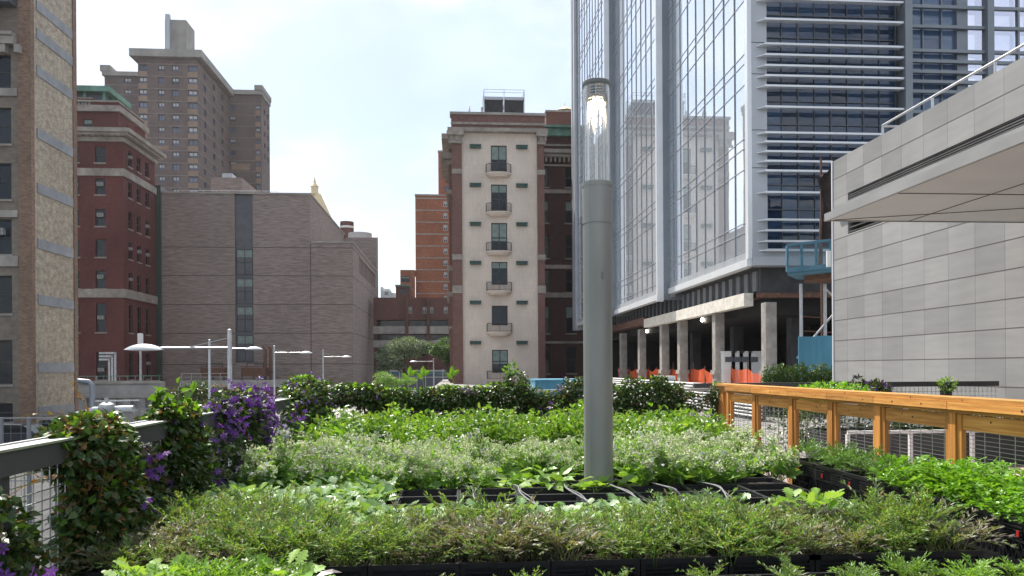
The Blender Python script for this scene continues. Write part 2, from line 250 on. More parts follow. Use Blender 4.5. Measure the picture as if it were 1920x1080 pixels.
# ---------------------------------------------------------------- mesh builder
WO = {}
def finish(o, parent, origin):
    COL.objects.link(o)
    if parent is not None: o.parent = parent; WO[o.name] = WO[parent.name]
    else: o.location = origin; WO[o.name] = Vector(origin)
    return o
class MB:
    def __init__(s): s.v = []; s.f = []; s.m = []
    def quad(s, pts, mi=0):
        n = len(s.v); s.v += [tuple(p) for p in pts]; s.f.append(tuple(range(n, n + len(pts)))); s.m.append(mi); return s
    def box(s, x0, x1, y0, y1, z0, z1, mi=0):
        if x0 > x1: x0, x1 = x1, x0
        if y0 > y1: y0, y1 = y1, y0
        if z0 > z1: z0, z1 = z1, z0
        n = len(s.v); s.v += [(x0, y0, z0), (x1, y0, z0), (x1, y1, z0), (x0, y1, z0), (x0, y0, z1), (x1, y0, z1), (x1, y1, z1), (x0, y1, z1)]
        for f in ((0, 3, 2, 1), (4, 5, 6, 7), (0, 1, 5, 4), (1, 2, 6, 5), (2, 3, 7, 6), (3, 0, 4, 7)): s.f.append(tuple(n + i for i in f)); s.m.append(mi)
        return s
    def bar(s, p, q, a, b=None, mi=0):
        b = b or a; p = Vector(p); q = Vector(q); d = (q - p).normalized(); u = Vector((0, 0, 1)) if abs(d.z) < .95 else Vector((0, 1, 0))
        x = d.cross(u).normalized() * a / 2; y = x.cross(d).normalized() * b / 2; n = len(s.v)
        for c in (p, q):
            for i, j in ((-1, -1), (1, -1), (1, 1), (-1, 1)): s.v.append(tuple(c + x * i + y * j))
        for f in ((0, 1, 2, 3), (7, 6, 5, 4), (0, 4, 5, 1), (1, 5, 6, 2), (2, 6, 7, 3), (3, 7, 4, 0)): s.f.append(tuple(n + i for i in f)); s.m.append(mi)
        return s
    def tube(s, pts, r, k=8, mi=0, caps=True):
        pts = [Vector(p) for p in pts]; rr = r if isinstance(r, (list, tuple)) else [r] * len(pts); base = len(s.v); pu = None
        for i, p in enumerate(pts):
            d = (pts[min(i + 1, len(pts) - 1)] - pts[max(i - 1, 0)]).normalized()
            if pu is None: u = Vector((0, 0, 1)) if abs(d.z) < .9 else Vector((1, 0, 0))
            else: u = pu
            x = d.cross(u).normalized(); y = x.cross(d).normalized(); pu = y
            for j in range(k):
                a = 2 * math.pi * j / k; s.v.append(tuple(p + (x * math.cos(a) + y * math.sin(a)) * rr[i]))
        for i in range(len(pts) - 1):
            for j in range(k):
                a = base + i * k + j; b = base + i * k + (j + 1) % k; s.f.append((a, b, b + k, a + k)); s.m.append(mi)
        if caps:
            s.f.append(tuple(base + j for j in range(k))); s.m.append(mi); s.f.append(tuple(base + (len(pts) - 1) * k + j for j in range(k))); s.m.append(mi)
        return s
    def lathe(s, c, prof, k=24, mi=0, sx=1, sy=1):
        base = len(s.v)
        for r, z in prof:
            for j in range(k):
                a = 2 * math.pi * j / k; s.v.append((c[0] + r * sx * math.cos(a), c[1] + r * sy * math.sin(a), c[2] + z))
        for i in range(len(prof) - 1):
            for j in range(k):
                a = base + i * k + j; b = base + i * k + (j + 1) % k; s.f.append((a, b, b + k, a + k)); s.m.append(mi)
        return s
    def prism(s, poly, z0, z1, mi=0):
        n = len(s.v); k = len(poly); s.v += [(x, y, z0) for x, y in poly] + [(x, y, z1) for x, y in poly]
        s.f.append(tuple(range(n + k - 1, n - 1, -1))); s.m.append(mi); s.f.append(tuple(range(n + k, n + 2 * k))); s.m.append(mi)
        for i in range(k): j = (i + 1) % k; s.f.append((n + i, n + j, n + k + j, n + k + i)); s.m.append(mi)
        return s
    def mesh(s, name, mats, off=(0, 0, 0), smooth=False):
        me = bpy.data.meshes.new(name); v = np.array(s.v, dtype=float) - np.array(off)
        me.from_pydata(v.tolist(), [], s.f)
        for m in (mats if isinstance(mats, (list, tuple)) else [mats]): me.materials.append(M[m])
        me.polygons.foreach_set('material_index', s.m)
        uv = me.uv_layers.new(name='UVMap'); me.update()
        nl = len(me.loops); vi = np.empty(nl, int); me.loops.foreach_get('vertex_index', vi)
        npo = len(me.polygons); nr = np.empty(npo * 3); me.polygons.foreach_get('normal', nr); nr = np.abs(nr.reshape(-1, 3))
        lt = np.empty(npo, int); me.polygons.foreach_get('loop_total', lt); ax = np.repeat(nr.argmax(1), lt)
        co = np.array(s.v, dtype=float)[vi]; U = np.where(ax == 0, co[:, 1], co[:, 0]); V = np.where(ax == 2, co[:, 1], co[:, 2])
        uv.data.foreach_set('uv', np.stack([U, V], 1).ravel())
        if smooth:
            me.polygons.foreach_set('use_smooth', [True] * npo)
            try: me.set_sharp_from_angle(angle=R(40))
            except Exception: pass
        return me
    def each(s, name, mats, parent=None, smooth=False):      # every separate solid becomes a part of its own
        p = list(range(len(s.v)))
        def fd(i):
            while p[i] != i: p[i] = p[p[i]]; i = p[i]
            return i
        for f in s.f:
            for q in f[1:]: p[fd(q)] = fd(f[0])
        g = {}
        for f, mi in zip(s.f, s.m): g.setdefault(fd(f[0]), []).append((f, mi))
        for fs in g.values():
            m = MB(); mp = {}
            for f, mi in fs:
                for q in f:
                    if q not in mp: mp[q] = len(m.v); m.v.append(s.v[q])
                m.f.append(tuple(mp[q] for q in f)); m.m.append(mi)
            o = m.build(name, mats, parent, smooth=smooth)
        return o
    def build(s, name, mats, parent=None, origin=(0, 0, 0), smooth=False):
        off = WO[parent.name] if parent is not None else Vector(origin)
        o = bpy.data.objects.new(name, s.mesh(name, mats, off, smooth)); return finish(o, parent, origin)
def tag(o, label=None, cat=None, group=None, kind=None):
    for k, v in (('label', label), ('category', cat), ('group', group), ('kind', kind)):
        if v: o[k] = v
    return o
def thing(name, label, cat, loc, group=None):
    o = bpy.data.objects.new(name, None); o.empty_display_size = .2; o.location = loc; COL.objects.link(o); WO[o.name] = Vector(loc)
    return tag(o, label, cat, group)
def put(name, me, parent, loc, rz=0):          # an instance of a mesh as a part (loc in world)
    o = bpy.data.objects.new(name, me); COL.objects.link(o); o.parent = parent
    o.location = Vector(loc) - WO[parent.name]; o.rotation_euler.z = rz; WO[o.name] = Vector(loc); return o
def sub(name, me, parent, loc=(0, 0, 0)):      # a sub-part, loc local to its part
    o = bpy.data.objects.new(name, me); COL.objects.link(o); o.parent = parent; o.location = loc; return o
def struct(name, mb, mats): return tag(mb.build(name, mats), kind='structure')

# facade with real openings.  ax 'y': plane y=c, u=x ; ax 'x': plane x=c, u=y ; n = outward sign
def holes(mb, ax, c, a0, a1, z0, z1, hs, n=-1, rev=.2, mi=0, mr=None):
    mr = mi if mr is None else mr
    P = (lambda u, z, d=0: (u, c - n * d, z)) if ax == 'y' else (lambda u, z, d=0: (c - n * d, u, z))
    hs = [(max(min(h[0], h[1]), a0), min(max(h[0], h[1]), a1), max(h[2], z0), min(h[3], z1)) for h in hs]
    hs = [h for h in hs if h[1] > h[0] + .01 and h[3] > h[2] + .01]
    zs = sorted({z0, z1} | {h[2] for h in hs} | {h[3] for h in hs})
    for k in range(len(zs) - 1):
        za, zb = zs[k], zs[k + 1]
        if zb - za < 1e-5: continue
        act = sorted((h[0], h[1]) for h in hs if h[2] < (za + zb) / 2 < h[3]); u = a0
        for p, q in act:
            if p > u + 1e-5: mb.quad([P(u, za), P(p, za), P(p, zb), P(u, zb)], mi)
            u = max(u, q)
        if a1 > u + 1e-5: mb.quad([P(u, za), P(a1, za), P(a1, zb), P(u, zb)], mi)
    for p, q, za, zb in hs:
        mb.quad([P(p, za), P(p, zb), P(p, zb, rev), P(p, za, rev)], mr); mb.quad([P(q, za), P(q, zb), P(q, zb, rev), P(q, za, rev)], mr)
        mb.quad([P(p, zb), P(q, zb), P(q, zb, rev), P(p, zb, rev)], mr); mb.quad([P(p, za), P(q, za), P(q, za, rev), P(p, za, rev)], mr)
    return mb
WC = {}
def winmesh(w_, h_, style):
    key = (round(w_, 2), round(h_, 2), style)
    if key in WC: return WC[key]
    a = MB(); gm, fm, nv, nh, blind, ft = STY[style]
    a.box(-w_ / 2 + .002, w_ / 2 - .002, 0.02, .05, -h_ / 2 + .002, h_ / 2 - .002)
    if blind: a.box(-w_ / 2 + ft, w_ / 2 - ft, .004, .0185, h_ / 2 - ft - (h_ - 2 * ft) * blind, h_ / 2 - ft, 1)
    b = MB(); W2, H2 = w_ / 2 - .003, h_ / 2 - .003; y0, y1 = -.05, .018
    b.box(-W2, -W2 + ft, y0, y1, -H2, H2); b.box(W2 - ft, W2, y0, y1, -H2, H2); b.box(-W2 + ft, W2 - ft, y0, y1, -H2, -H2 + ft); b.box(-W2 + ft, W2 - ft, y0, y1, H2 - ft, H2)
    for i in range(nv): x = -W2 + 2 * W2 * (i + 1) / (nv + 1); b.box(x - ft / 2, x + ft / 2, y0 + .006, y1 - .002, -H2 + ft, H2 - ft)
    for i in range(nh): z = -H2 + 2 * H2 * (i + 1) / (nh + 1); b.box(-W2 + ft, W2 - ft, y0 + .01, y1 - .004, z - ft / 2, z + ft / 2)
    bm = 'wblind' if style in ('tower', 'towerb', 'lowrise') else 'blind'
    WC[key] = (a.mesh('window_pane', [gm, bm]), b.mesh('window_frame', fm)); return WC[key]
#        glass      frame    nv nh blind thickness
STY = {'sash': ('glass', 'frame', 0, 1, 0, .09), 'sashblind': ('glass', 'frame', 0, 1, .42, .09), 'tower': ('glassblue', 'dblue', 1, 0, 0, .14), 'towerb': ('glassblue', 'dblue', 1, 0, .6, .14),
       'frenchb': ('glass', 'frame', 1, 1, .25, .09), 'frenchc': ('glass', 'frame', 1, 1, .62, .09),
       'french': ('glass', 'frame', 1, 1, .47, .09), 'plain': ('glass', 'frame', 0, 0, 0, .07), 'strip': ('glass', 'frame', 1, 1, .3, .07), 'lowrise': ('glass', 'wframe', 1, 0, .5, .12), 'pane': ('glass', 'frame', 2, 0, 0, .09)}
SILL = {}; ACM = {}
def window(parent, ax, c, n, rect, style, rev=.2, sill=None, ac=0, acz=.25, simple=False):
    u0, u1, z0, z1 = min(rect[:2]), max(rect[:2]), rect[2], rect[3]; pm, fm = winmesh(u1 - u0, z1 - z0, style)
    uc, zc = (u0 + u1) / 2, (z0 + z1) / 2; d = rev - .055
    if ax == 'y': loc = (uc, c - n * d, zc); rz = 0 if n < 0 else math.pi
    else: loc = (c - n * d, uc, zc); rz = R(90) if n > 0 else R(-90)
    o = put('window', pm, parent, loc, rz); sub('frame', fm, o)
    W_, H_ = u1 - u0, z1 - z0
    if sill:
        k = (round(W_, 1), sill)
        if k not in SILL: SILL[k] = MB().box(-W_ / 2 - .12, W_ / 2 + .12, -d - .12, -.06, -.16, 0).mesh('sill', sill)
        sub('sill', SILL[k], o, (0, 0, -H_ / 2 + .004))
    if ac:
        k = round(W_ * ac, 1)
        if k not in ACM:
            b = MB().box(-k / 2, k / 2, -.45, -.055, 0, k * .62); 
            for i in range(5): b.box(-k / 2 + .08, k / 2 - .08, -.465, -.452, k * (.1 + i * .1), k * (.14 + i * .1), 1)
            ACM[k] = b.mesh('air_conditioner', ['ac', 'frame'])
        sub('air_conditioner', ACM[k], o, (0, 0, -H_ / 2 + H_ * acz))
    return o

# ---------------------------------------------------------------- foliage
def tpl(kind):
    if kind == 'oval': return np.array([(0, 0, 0), (.3, -.42, .05), (.3, 0, -.03), (.3, .42, .05), (.68, -.36, .02), (.68, 0, -.07), (.68, .36, .02), (1, 0, -.16)]), [(0, 2, 1), (0, 3, 2), (1, 2, 5, 4), (2, 3, 6, 5), (4, 5, 7), (5, 6, 7)]
    if kind == 'heart': return np.array([(0, 0, 0), (-.08, -.35, .03), (.35, -.5, .05), (.45, 0, -.05), (.35, .5, .05), (-.08, .35, .03), (1, 0, -.15)]), [(0, 3, 2, 1), (0, 5, 4, 3), (2, 3, 6), (3, 4, 6)]
    if kind == 'needle': return np.array([(0, -.5, 0), (0, .5, 0), (.6, .3, .03), (.6, -.3, .03), (1, 0, 0)]), [(0, 1, 2, 3), (3, 2, 4)]
    if kind == 'lobed':
        e = [(.1, .10), (.18, .28), (.27, .16), (.38, .48), (.46, .26), (.56, .60), (.66, .32), (.78, .52), (.86, .24), (.97, .24)]
        v = [(0, 0, 0)] + [(t, 0, -.12 * t * t) for t, q in e] + [(1.05, 0, -.14)] + [(t, -q, .16 * q - .1 * t - .10 * q * t) for i, (t, q) in enumerate(e)] + [(t, q, .16 * q - .1 * t - .10 * q * t) for i, (t, q) in enumerate(e)]
        n = len(e); f = []
        for s in (0, 1):
            b = n + 2 + s * n
            f.append((0, 1, b)); 
            for i in range(n - 1): f.append((1 + i, 2 + i, b + i + 1, b + i))
            f.append((n, n + 1, b + n - 1))
        return np.array(v), f
    if kind == 'leaflet3':   # three toothed leaflets
        v = []; f = []
        for a in (-1.0, 0, 1.0):
            n = len(v); c, s_ = math.cos(a), math.sin(a)
            for x, y, z in ((.15, 0, 0), (.4, -.2, .04), (.55, -.17, 0), (.72, -.2, .05), (.95, 0, -.05), (.72, .2, .05), (.55, .17, 0), (.4, .2, .04)): v.append((x * c - y * s_, x * s_ + y * c, z))
            f.append(tuple(n + i for i in range(8)))
        return np.array(v), f
    if kind == 'flower':
        v = [(0, 0, .04)]; f = []
        for i in range(6):
            a = i * math.pi / 3; n = len(v)
            for r, da, z in ((.55, -.42, .05), (1, 0, -.02), (.55, .42, .05)): v.append((r * math.cos(a + da) * .5, r * math.sin(a + da) * .5, z))
            f.append((0, n, n + 1, n + 2))
        return np.array(v), f
    if kind == 'bud': return np.array([(0, 0, 0), (.5, .5, 0), (.5, -.25, .43), (.5, -.25, -.43), (1, 0, 0)]), [(0, 1, 2), (0, 2, 3), (0, 3, 1), (4, 2, 1), (4, 3, 2), (4, 1, 3)]
class FM:
    def __init__(s): s.V = []; s.F = []; s.m = []; s.n = 0
    def add(s, kind, P, D, L, W, mi=0, N=None, tilt=.5):
        T, fs = tpl(kind); P = np.atleast_2d(np.asarray(P, float)); n = len(P); D = np.atleast_2d(np.asarray(D, float)) * np.ones((n, 1))
        D = D / (np.linalg.norm(D, axis=1, keepdims=True) + 1e-9)
        if N is None: N = np.array([0, 0, 1.]) + RNG.normal(0, tilt, (n, 3))
        side = np.cross(D, N); side /= np.linalg.norm(side, axis=1, keepdims=True) + 1e-9; up = np.cross(side, D)
        L = np.ones(n) * L; W = np.ones(n) * W
        V = P[:, None] + T[None, :, 0, None] * (D * L[:, None])[:, None] + T[None, :, 1, None] * (side * W[:, None])[:, None] + T[None, :, 2, None] * (up * L[:, None])[:, None]
        k = len(T); base = s.n + np.arange(n) * k
        for f in fs: s.F += (base[:, None] + np.array(f)).tolist(); s.m += [mi] * n
        s.V.append(V.reshape(-1, 3)); s.n += n * k; return s
    def line(s, pts, w, mi=0):   # thin stem as crossed needles
        pts = np.asarray(pts, float)
        for a, b in zip(pts[:-1], pts[1:]):
            d = b - a; l = np.linalg.norm(d); s.add('needle', [a, a], [d, d], l * 1.25, w, mi, N=np.array([(1, .3, .2), (-.3, 1, .2)]))
        return s
    def mesh(s, name, mats, off=(0, 0, 0)):
        me = bpy.data.meshes.new(name); me.from_pydata((np.concatenate(s.V) - np.array(off)).tolist(), [], s.F)
        for m in (mats if isinstance(mats, (list, tuple)) else [mats]): me.materials.append(M[m])
        me.polygons.foreach_set('material_index', s.m); return me
    def build(s, name, mats, parent=None, origin=(0, 0, 0)):
        off = WO[parent.name] if parent is not None else Vector(origin)
        return finish(bpy.data.objects.new(name, s.mesh(name, mats, off)), parent, origin)
def rdir(n, up=0., sp=1.):
    d = RNG.normal(0, sp, (n, 3)); d[:, 2] += up; return d / np.linalg.norm(d, axis=1, keepdims=True)

# ================================================================ THE SETTING
GZ = -3.0
struct('ground', MB().box(-900, 900, -300, 1500, GZ - .5, GZ), 'asphalt')
struct('plaza', MB().box(-2.22, 90, -10, 140, GZ + .004, -.12), 'plaza')
struct('terrace_deck', MB().box(-2.30, 4.3, -6, 11.6, GZ + .008, 0), 'deck')
struct('pavement', MB().box(-60, -2.31, 66, 150, GZ + .004, GZ + .14), 'concrete')
struct('paving', MB().box(4.6, 10.95, 9.0, 13.6, -.119, -.112), 'pinkpave')

# ================================================================ BUILDINGS
# ---- tan brick building at the far left
Y0 = 58.; X1 = XY(62, Y0); ZT = 34.
t = thing('brick_building', 'tan brick building at the left edge with blue grey bands across its speckled side wall', 'building', (X1, Y0, GZ))
Ye = PX(145, 500, X1)[0]
rows = [(103, 166), (202, 270), (306, 374), (411, 477), (517, 588), (638, 721), (756, 792)]
wr = [(XY(-26, Y0), XY(23, Y0), ZY(12, b, Y0), ZY(12, a, Y0)) for a, b in rows]
m = MB(); holes(m, 'y', Y0, X1 - 16, X1 - .95, GZ, ZT, wr, -1, .3)
m.quad([(X1 - 16, Y0, GZ), (X1 - 16, Ye, GZ), (X1 - 16, Ye, ZT), (X1 - 16, Y0, ZT)]); m.quad([(X1 - 16, Ye, GZ), (X1, Ye, GZ), (X1, Ye, ZT), (X1 - 16, Ye, ZT)])
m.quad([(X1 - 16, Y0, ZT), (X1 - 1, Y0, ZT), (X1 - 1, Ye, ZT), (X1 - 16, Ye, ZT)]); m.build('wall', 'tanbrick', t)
for i, r_ in enumerate(wr): window(t, 'y', Y0, -1, r_, 'sash', .3, 'limestone', .45 if i == 3 else 0, .55)
m = MB().box(X1 - .95, X1, Y0 - .10, Y0 + .35, GZ, ZT).box(X1 - .4, X1 + .02, Ye - .5, Ye + .05, GZ, ZT)
m.build('quoin_strip', 'quoin', t)
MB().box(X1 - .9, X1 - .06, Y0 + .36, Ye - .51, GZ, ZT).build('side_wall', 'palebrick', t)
for y in (2, 55, 124, 241, 343, 447, 552, 680, 763):
    z = PX(72, y, X1)[1]; MB().box(X1 - .058, X1 + .02, Y0 + .72, Ye - .6, z - .75, z).build('stone_band', 'bluestone', t)
for a, b in ((167, 181), (395, 408), (480, 500)):
    MB().box(X1 - 16, X1 - .97, Y0 - .16, Y0 - .002, ZY(30, b, Y0), ZY(30, a, Y0)).build('stone_course', 'stone', t)
z = ZY(30, 95, Y0); m = MB().box(X1 - 16, X1 - 1.0, Y0 - .6, Y0 - .003, z + .3, z + .9)
for i in range(16): m.box(X1 - 16 + i, X1 - 15.6 + i, Y0 - .5, Y0 - .003, z - .3, z + .298)
m.box(X1 - 16, X1 - 1.0, Y0 - .75, Y0 - .003, z + .901, z + 1.15); m.build('cornice', 'stone', t)
zb = ZY(30, 15, Y0); m = MB().box(X1 - 16, X1 - 2.6, Y0 - 1.4, Y0 - .004, z + 1.2, zb + 6).box(X1 - 2.598, X1 - 1, Y0 - 1.0, Y0 - .004, zb, zb + 6)
m.build('bay_window', 'bluepanel', t)
MB().box(X1 - 2.3, X1 - 1.6, Y0 - 1.05, Y0 - 1.003, zb + .5, zb + 2.4).build('bay_pane', 'glass', t)

# ---- dark red brick building
Y0 = 96.; X2 = XY(232, Y0, 500); Ye = PX(292, 600, X2)[0]
t = thing('red_brick_building', 'dark red brick building with stone cornices and a green copper roof pavilion', 'building', (X2, Y0, GZ))
zt = ZY(200, 266, Y0); XL = X2 - 24
rows = [(275, 305, 0), (335, 365, .55), (392, 424, .55), (449, 482, 0), (507, 541, .55), (569, 623, .45), (660, 712, .3)]
cols = [(XY(180, Y0), XY(199, Y0)), (XY(134, Y0), XY(149.5, Y0)), (XY(88, Y0), XY(106, Y0))]
RZ = [(ZY(190, b, Y0), ZY(190, a, Y0), q) for a, b, q in rows]
fh = [(c[0], c[1], z0, z1) for c in cols for z0, z1, q in RZ]
sc_ = [tuple(PX(p, 450, X2)[0] for p in pp) for pp in ((241, 248), (257, 264), (273, 280))]
sh = [(a, b, z0, z1) for a, b in sc_ for z0, z1, q in RZ]
m = MB(); holes(m, 'y', Y0, XL, X2, GZ, zt, fh, -1, .3); holes(m, 'x', X2, Y0, Ye, GZ, zt, sh, 1, .3)
m.quad([(XL, Y0, zt), (X2, Y0, zt), (X2, Ye, zt), (XL, Ye, zt)]); m.quad([(XL, Ye, GZ), (X2, Ye, GZ), (X2, Ye, zt), (XL, Ye, zt)]); m.quad([(XL, Y0, GZ), (XL, Ye, GZ), (XL, Ye, zt), (XL, Y0, zt)])
m.build('wall', 'redbrick', t)
for c in cols:
    for i, (z0, z1, q) in enumerate(RZ): window(t, 'y', Y0, -1, (c[0], c[1], z0, z1), 'sash', .3, 'limestone', .6 if q and (c is not cols[1] or i % 2) else 0, q)
for j, (a, b) in enumerate(sc_):
    for i, (z0, z1, q) in enumerate(RZ): window(t, 'x', X2, 1, (a, b, z0, z1), 'sash', .3, 'limestone', .5 if (i == 3 or (i + j) % 4 == 0) else 0, .55)
def band(name, mat, y0, y1, pr, off=0, x1=None):
    z0, z1 = ZY(190, y1, Y0), ZY(190, y0, Y0); xx = X2 if x1 is None else x1
    MB().box(XL, xx + pr, Y0 - pr, Ye + .1, z0, z1).build(name, mat, t); return z0, z1
band('stone_band', 'limestone', 316, 330, .18); band('stone_band', 'limestone', 542, 558, .25)
z0, z1 = ZY(190, 266, Y0), ZY(190, 244, Y0)
m = MB().box(XL, X2 + .3, Y0 - .3, Ye + .2, z0 + .003, z0 + .55).box(XL, X2 + 1.25, Y0 - 1.25, Ye + .9, z1 - .5, z1).box(XL, X2 + .9, Y0 - .9, Ye + .6, z1 - .8, z1 - .502)
for i in range(32):
    x = X2 - .2 - i * .75; m.box(x - .35, x, Y0 - .75, Y0 - .302, z0 + .552, z1 - .802)
for i in range(16):
    y = Y0 + .4 + i * .75
    if y < Ye: m.box(X2 + .302, X2 + .75, y, y + .35, z0 + .552, z1 - .802)
m.box(XL, X2 - .01, Y0 + .01, Ye - .01, z0 + .55, z1 - .81); m.build('cornice', 'limestone', t)
Ya = Y0 + 1.2; Xa = XY(222, Ya, 230); za = ZY(200, 207, Ya)
m = MB(); ar = (XY(158, Ya), XY(175, Ya), ZY(165, 242, Ya), ZY(165, 223, Ya)); asd = [(Ya + 2.2 + i * 2.6, Ya + 3.2 + i * 2.6, ar[2] + .1, ar[3]) for i in range(3)]
holes(m, 'y', Ya, XL, Xa, z1, za, [ar], -1, .25); holes(m, 'x', Xa, Ya, Ye - .5, z1, za, asd, 1, .25)
m.quad([(XL, Ya, za), (Xa, Ya, za), (Xa, Ye, za), (XL, Ye, za)]); m.build('attic_wall', 'redbrick', t)
window(t, 'y', Ya, -1, ar, 'sashblind', .25)
for q in asd: window(t, 'x', Xa, 1, q, 'sash', .25)
z2 = ZY(200, 192, Ya)
MB().box(XL, Xa + .35, Ya - .35, Ye, za - .2, za + .55).build('stone_band', 'limestone', t)
MB().box(XL, XY(176, Ya), Ya - .1, Ya + .2, za + 1.15, za + 1.4).box(XY(176, Ya) + .003, Xa + .02, Ya - .1, Ya + .3, za + .552, z2).box(Xa - .25, Xa + .021, Ya + .302, Ye - 1, za + .552, z2).each('parapet', 'redbrick', t)
m = MB()
for i in range(22): x = XY(175, Ya) - .3 - i * .42; m.lathe((x, Ya, za + .56), [(.08, 0), (.14, .2), (.07, .45), (.1, .6)], 8)
m.box(XL, XY(176, Ya), Ya - .15, Ya + .25, za + 1.402, za + 1.52).build('balustrade', 'limestone', t, smooth=False)
MB().box(XL, Xa + .1, Ya - .2, Ya + .4, z2 + .003, z2 + .2).box(Xa - .35, Xa + .1, Ya + .402, Ye - .9, z2 + .003, z2 + .2).each('coping', 'limestone', t)
Yp = Ya + 1.5; Xp = XY(200, Yp, 180); zp = ZY(180, 163, Yp)
m = MB().box(XL, Xp + .5, Yp - .5, Ye - 1, zp - .7, zp).box(XL, Xp, Yp, Ye - 2, za, za + 1.0)
for px in (144, 164, 200, 176 + 1e9): 
    if px < 1e6: x = XY(px, Yp); m.box(x - .35, x, Yp - .05, Yp + .3, za + 1, zp - .7)
for i in range(5): y = Yp + 1.8 * (i + 1); m.box(Xp - .3, Xp + .02, y, y + .3, za + 1, zp - .7)
m.build('copper_pavilion', 'copper', t)
MB().box(XL + .3, Xp - .4, Yp + .4, Ye - 2.5, za + 1, zp - .72).build('pavilion_wall', 'bluepanel', t)
MB().bar((X2 - 2.5, Y0 - 1.8, GZ), (X2 - 2.5, Y0 - 1.8, ZY(190, 705, Y0)), .2).build('gutter_pipe', 'limestone', t)
x0 = XY(262, Y0 - 3)
# nested silver ducts in front of the red building
t = thing('roof_duct', 'three nested silver ducts bending up beside the red brick wall', 'duct', (XY(205, 90), 90, -1.0))
for i in range(3):
    xr = XY(216 - i * 5.5, 90); z_ = ZY(200, 662 + i * 6, 90)
    MB().bar((xr, 90 - i * .01, -.8), (xr, 90 - i * .01, z_), .22).bar((xr + .1, 90 - i * .01, z_), (XY(186, 90), 90 - i * .01, z_), .22).build('duct_pipe', 'galv', t)
t = thing('vent_stack', 'slim pale vent stack rising in front of the red brick side wall', 'vent', (XY(263, 92), 92, GZ))
MB().lathe((XY(263, 92), 92, GZ), [(.14, 0), (.14, ZY(263, 645, 92) - GZ)], 10).build('pipe', 'galv', t, smooth=True)
MB().lathe((XY(263, 92), 92, ZY(263, 645, 92)), [(.32, 0), (.32, 1.2), (.28, 1.25), (.01, 1.3)], 12).build('cap', 'white', t, smooth=True)
# ---- green glass joint + grey brown brick building
Y0 = 107.; XA = XY(304, Y0); XM = XY(583, Y0); XB = XY(662, Y0)
t = thing('grey_brick_building', 'big grey brown brick building with blank stepped walls and one dark window strip', 'building', (XB, Y0, GZ))
zt = ZY(450, 364, Y0); zl = ZY(620, 456, Y0); Ys = PX(645, 440, XM)[0]; Yb = PX(709, 500, XB)[0]
S0, S1 = XY(441, Y0), XY(475, Y0); ws = [(S0 + .15, S1 - .1, ZY(458, b, Y0), ZY(458, a, Y0)) for a, b in ((467, 515), (522, 570), (575, 622), (629, 678))]
m = MB(); holes(m, 'y', Y0, XA, XM, GZ, zt, [(S0, S1, ZY(458, 680, Y0), zt)], -1, .35)
m.quad([(XM, Y0, GZ), (XB, Y0, GZ), (XB, Y0, zl), (XM, Y0, zl)])
m.quad([(XM, Y0, zl), (XM, Ys, zl), (XM, Ys, zt), (XM, Y0, zt)])
sl_ = []
ya, zA = PX(674, 490, XB); yb, zB = PX(704, 530, XB)
zA = ZY(0, 0, 1) and PX(674, 484, XB)[1]; 
for i in range(13): y = ya + (yb - ya) * i / 13; sl_.append((y, y + (yb - ya) / 13 * .62, zA - 2.3, zA))
holes(m, 'x', XB, Y0, Yb, GZ, zl, sl_, 1, .5)
m.quad([(XM, Y0, zl), (XB, Y0, zl), (XB, Ys, zl), (XM, Ys, zl)]); m.quad([(XA, Y0, zt), (XM, Y0, zt), (XM, Ys + 8, zt), (XA, Ys + 8, zt)])
m.quad([(XA, Y0, GZ), (XA, Yb, GZ), (XA, Yb, zt), (XA, Y0, zt)]); zr = ZY(690, 446, Ys)
m.box(XM + .01, XB - .01, Ys, Yb, zl - .5, zr)
m.quad([(XA, Yb, GZ), (XB, Yb, GZ), (XB, Yb, zt), (XA, Yb, zt)]); m.build('wall', 'greybrick', t)
m = MB().box(S0 + .003, S1 - .003, Y0 + .33, Y0 + .5, GZ, zt - .02); m.build('metal_strip', 'bluepanel', t)
for q in ws: window(t, 'y', Y0 + .33, -1, q, 'strip', .04)
for q in sl_: MB().box(XB - .48, XB - .44, q[0], q[1], q[2], q[3]).build('slit_window', 'glass', t)
MB().box(XB + .002, XB + .12, ya - .2, yb + .4, zA + .003, zA + .25).build('lintel', 'limestone', t)
m = MB()
for y in (464, 517, 571, 625, 683):
    z = ZY(480, y, Y0); m.box(XA, S0, Y0 - .004, Y0 + .05, z - .05, z + .05).box(S1, XB, Y0 - .004, Y0 + .05, z - .05, z + .05).box(XB - .05, XB + .004, Y0, Yb, z - .05, z + .05)
m.box(XM - .06, XM + .06, Y0 - .006, Y0 + .05, GZ, zl); m.build('expansion_joint', 'joint', t)
MB().box(XA, XM + .1, Y0 - .15, Y0 + .4, zt + .003, zt + .25).box(XM + .2, XB + .15, Y0 - .15, Y0 + .4, zl + .003, zl + .25).box(XM - .3, XM + .12, Y0 + .41, Ys, zt + .003, zt + .25).box(XB - .3, XB + .12, Y0 + .41, Ys, zl + .003, zl + .25).each('coping', 'greyconc', t)
MB().box(XY(397, Y0 + 6), XY(456, Y0 + 6), Y0 + 6, Y0 + 14, zt, ZY(430, 333, Y0 + 6)).build('penthouse', 'greybrick', t)
MB().box(XY(418, Y0 + 7), XY(437, Y0 + 7), Y0 + 7, Y0 + 9, ZY(430, 332.8, Y0 + 6), ZY(430, 325, Y0 + 7)).build('roof_vent', 'alu', t)
zz = ZY(480, 357, Y0); m = MB()
for i in range(9): x = XY(335, Y0) + i * 1.7; m.bar((x, Y0 + .3, zt + .25), (x, Y0 + .3, zz), .06)
m.bar((XY(335, Y0), Y0 + .3, zz), (XY(335, Y0) + 13.6, Y0 + .3, zz), .07); m.build('roof_railing', 'galv', t)
m = MB(); 
XG = XY(290, 106.5)
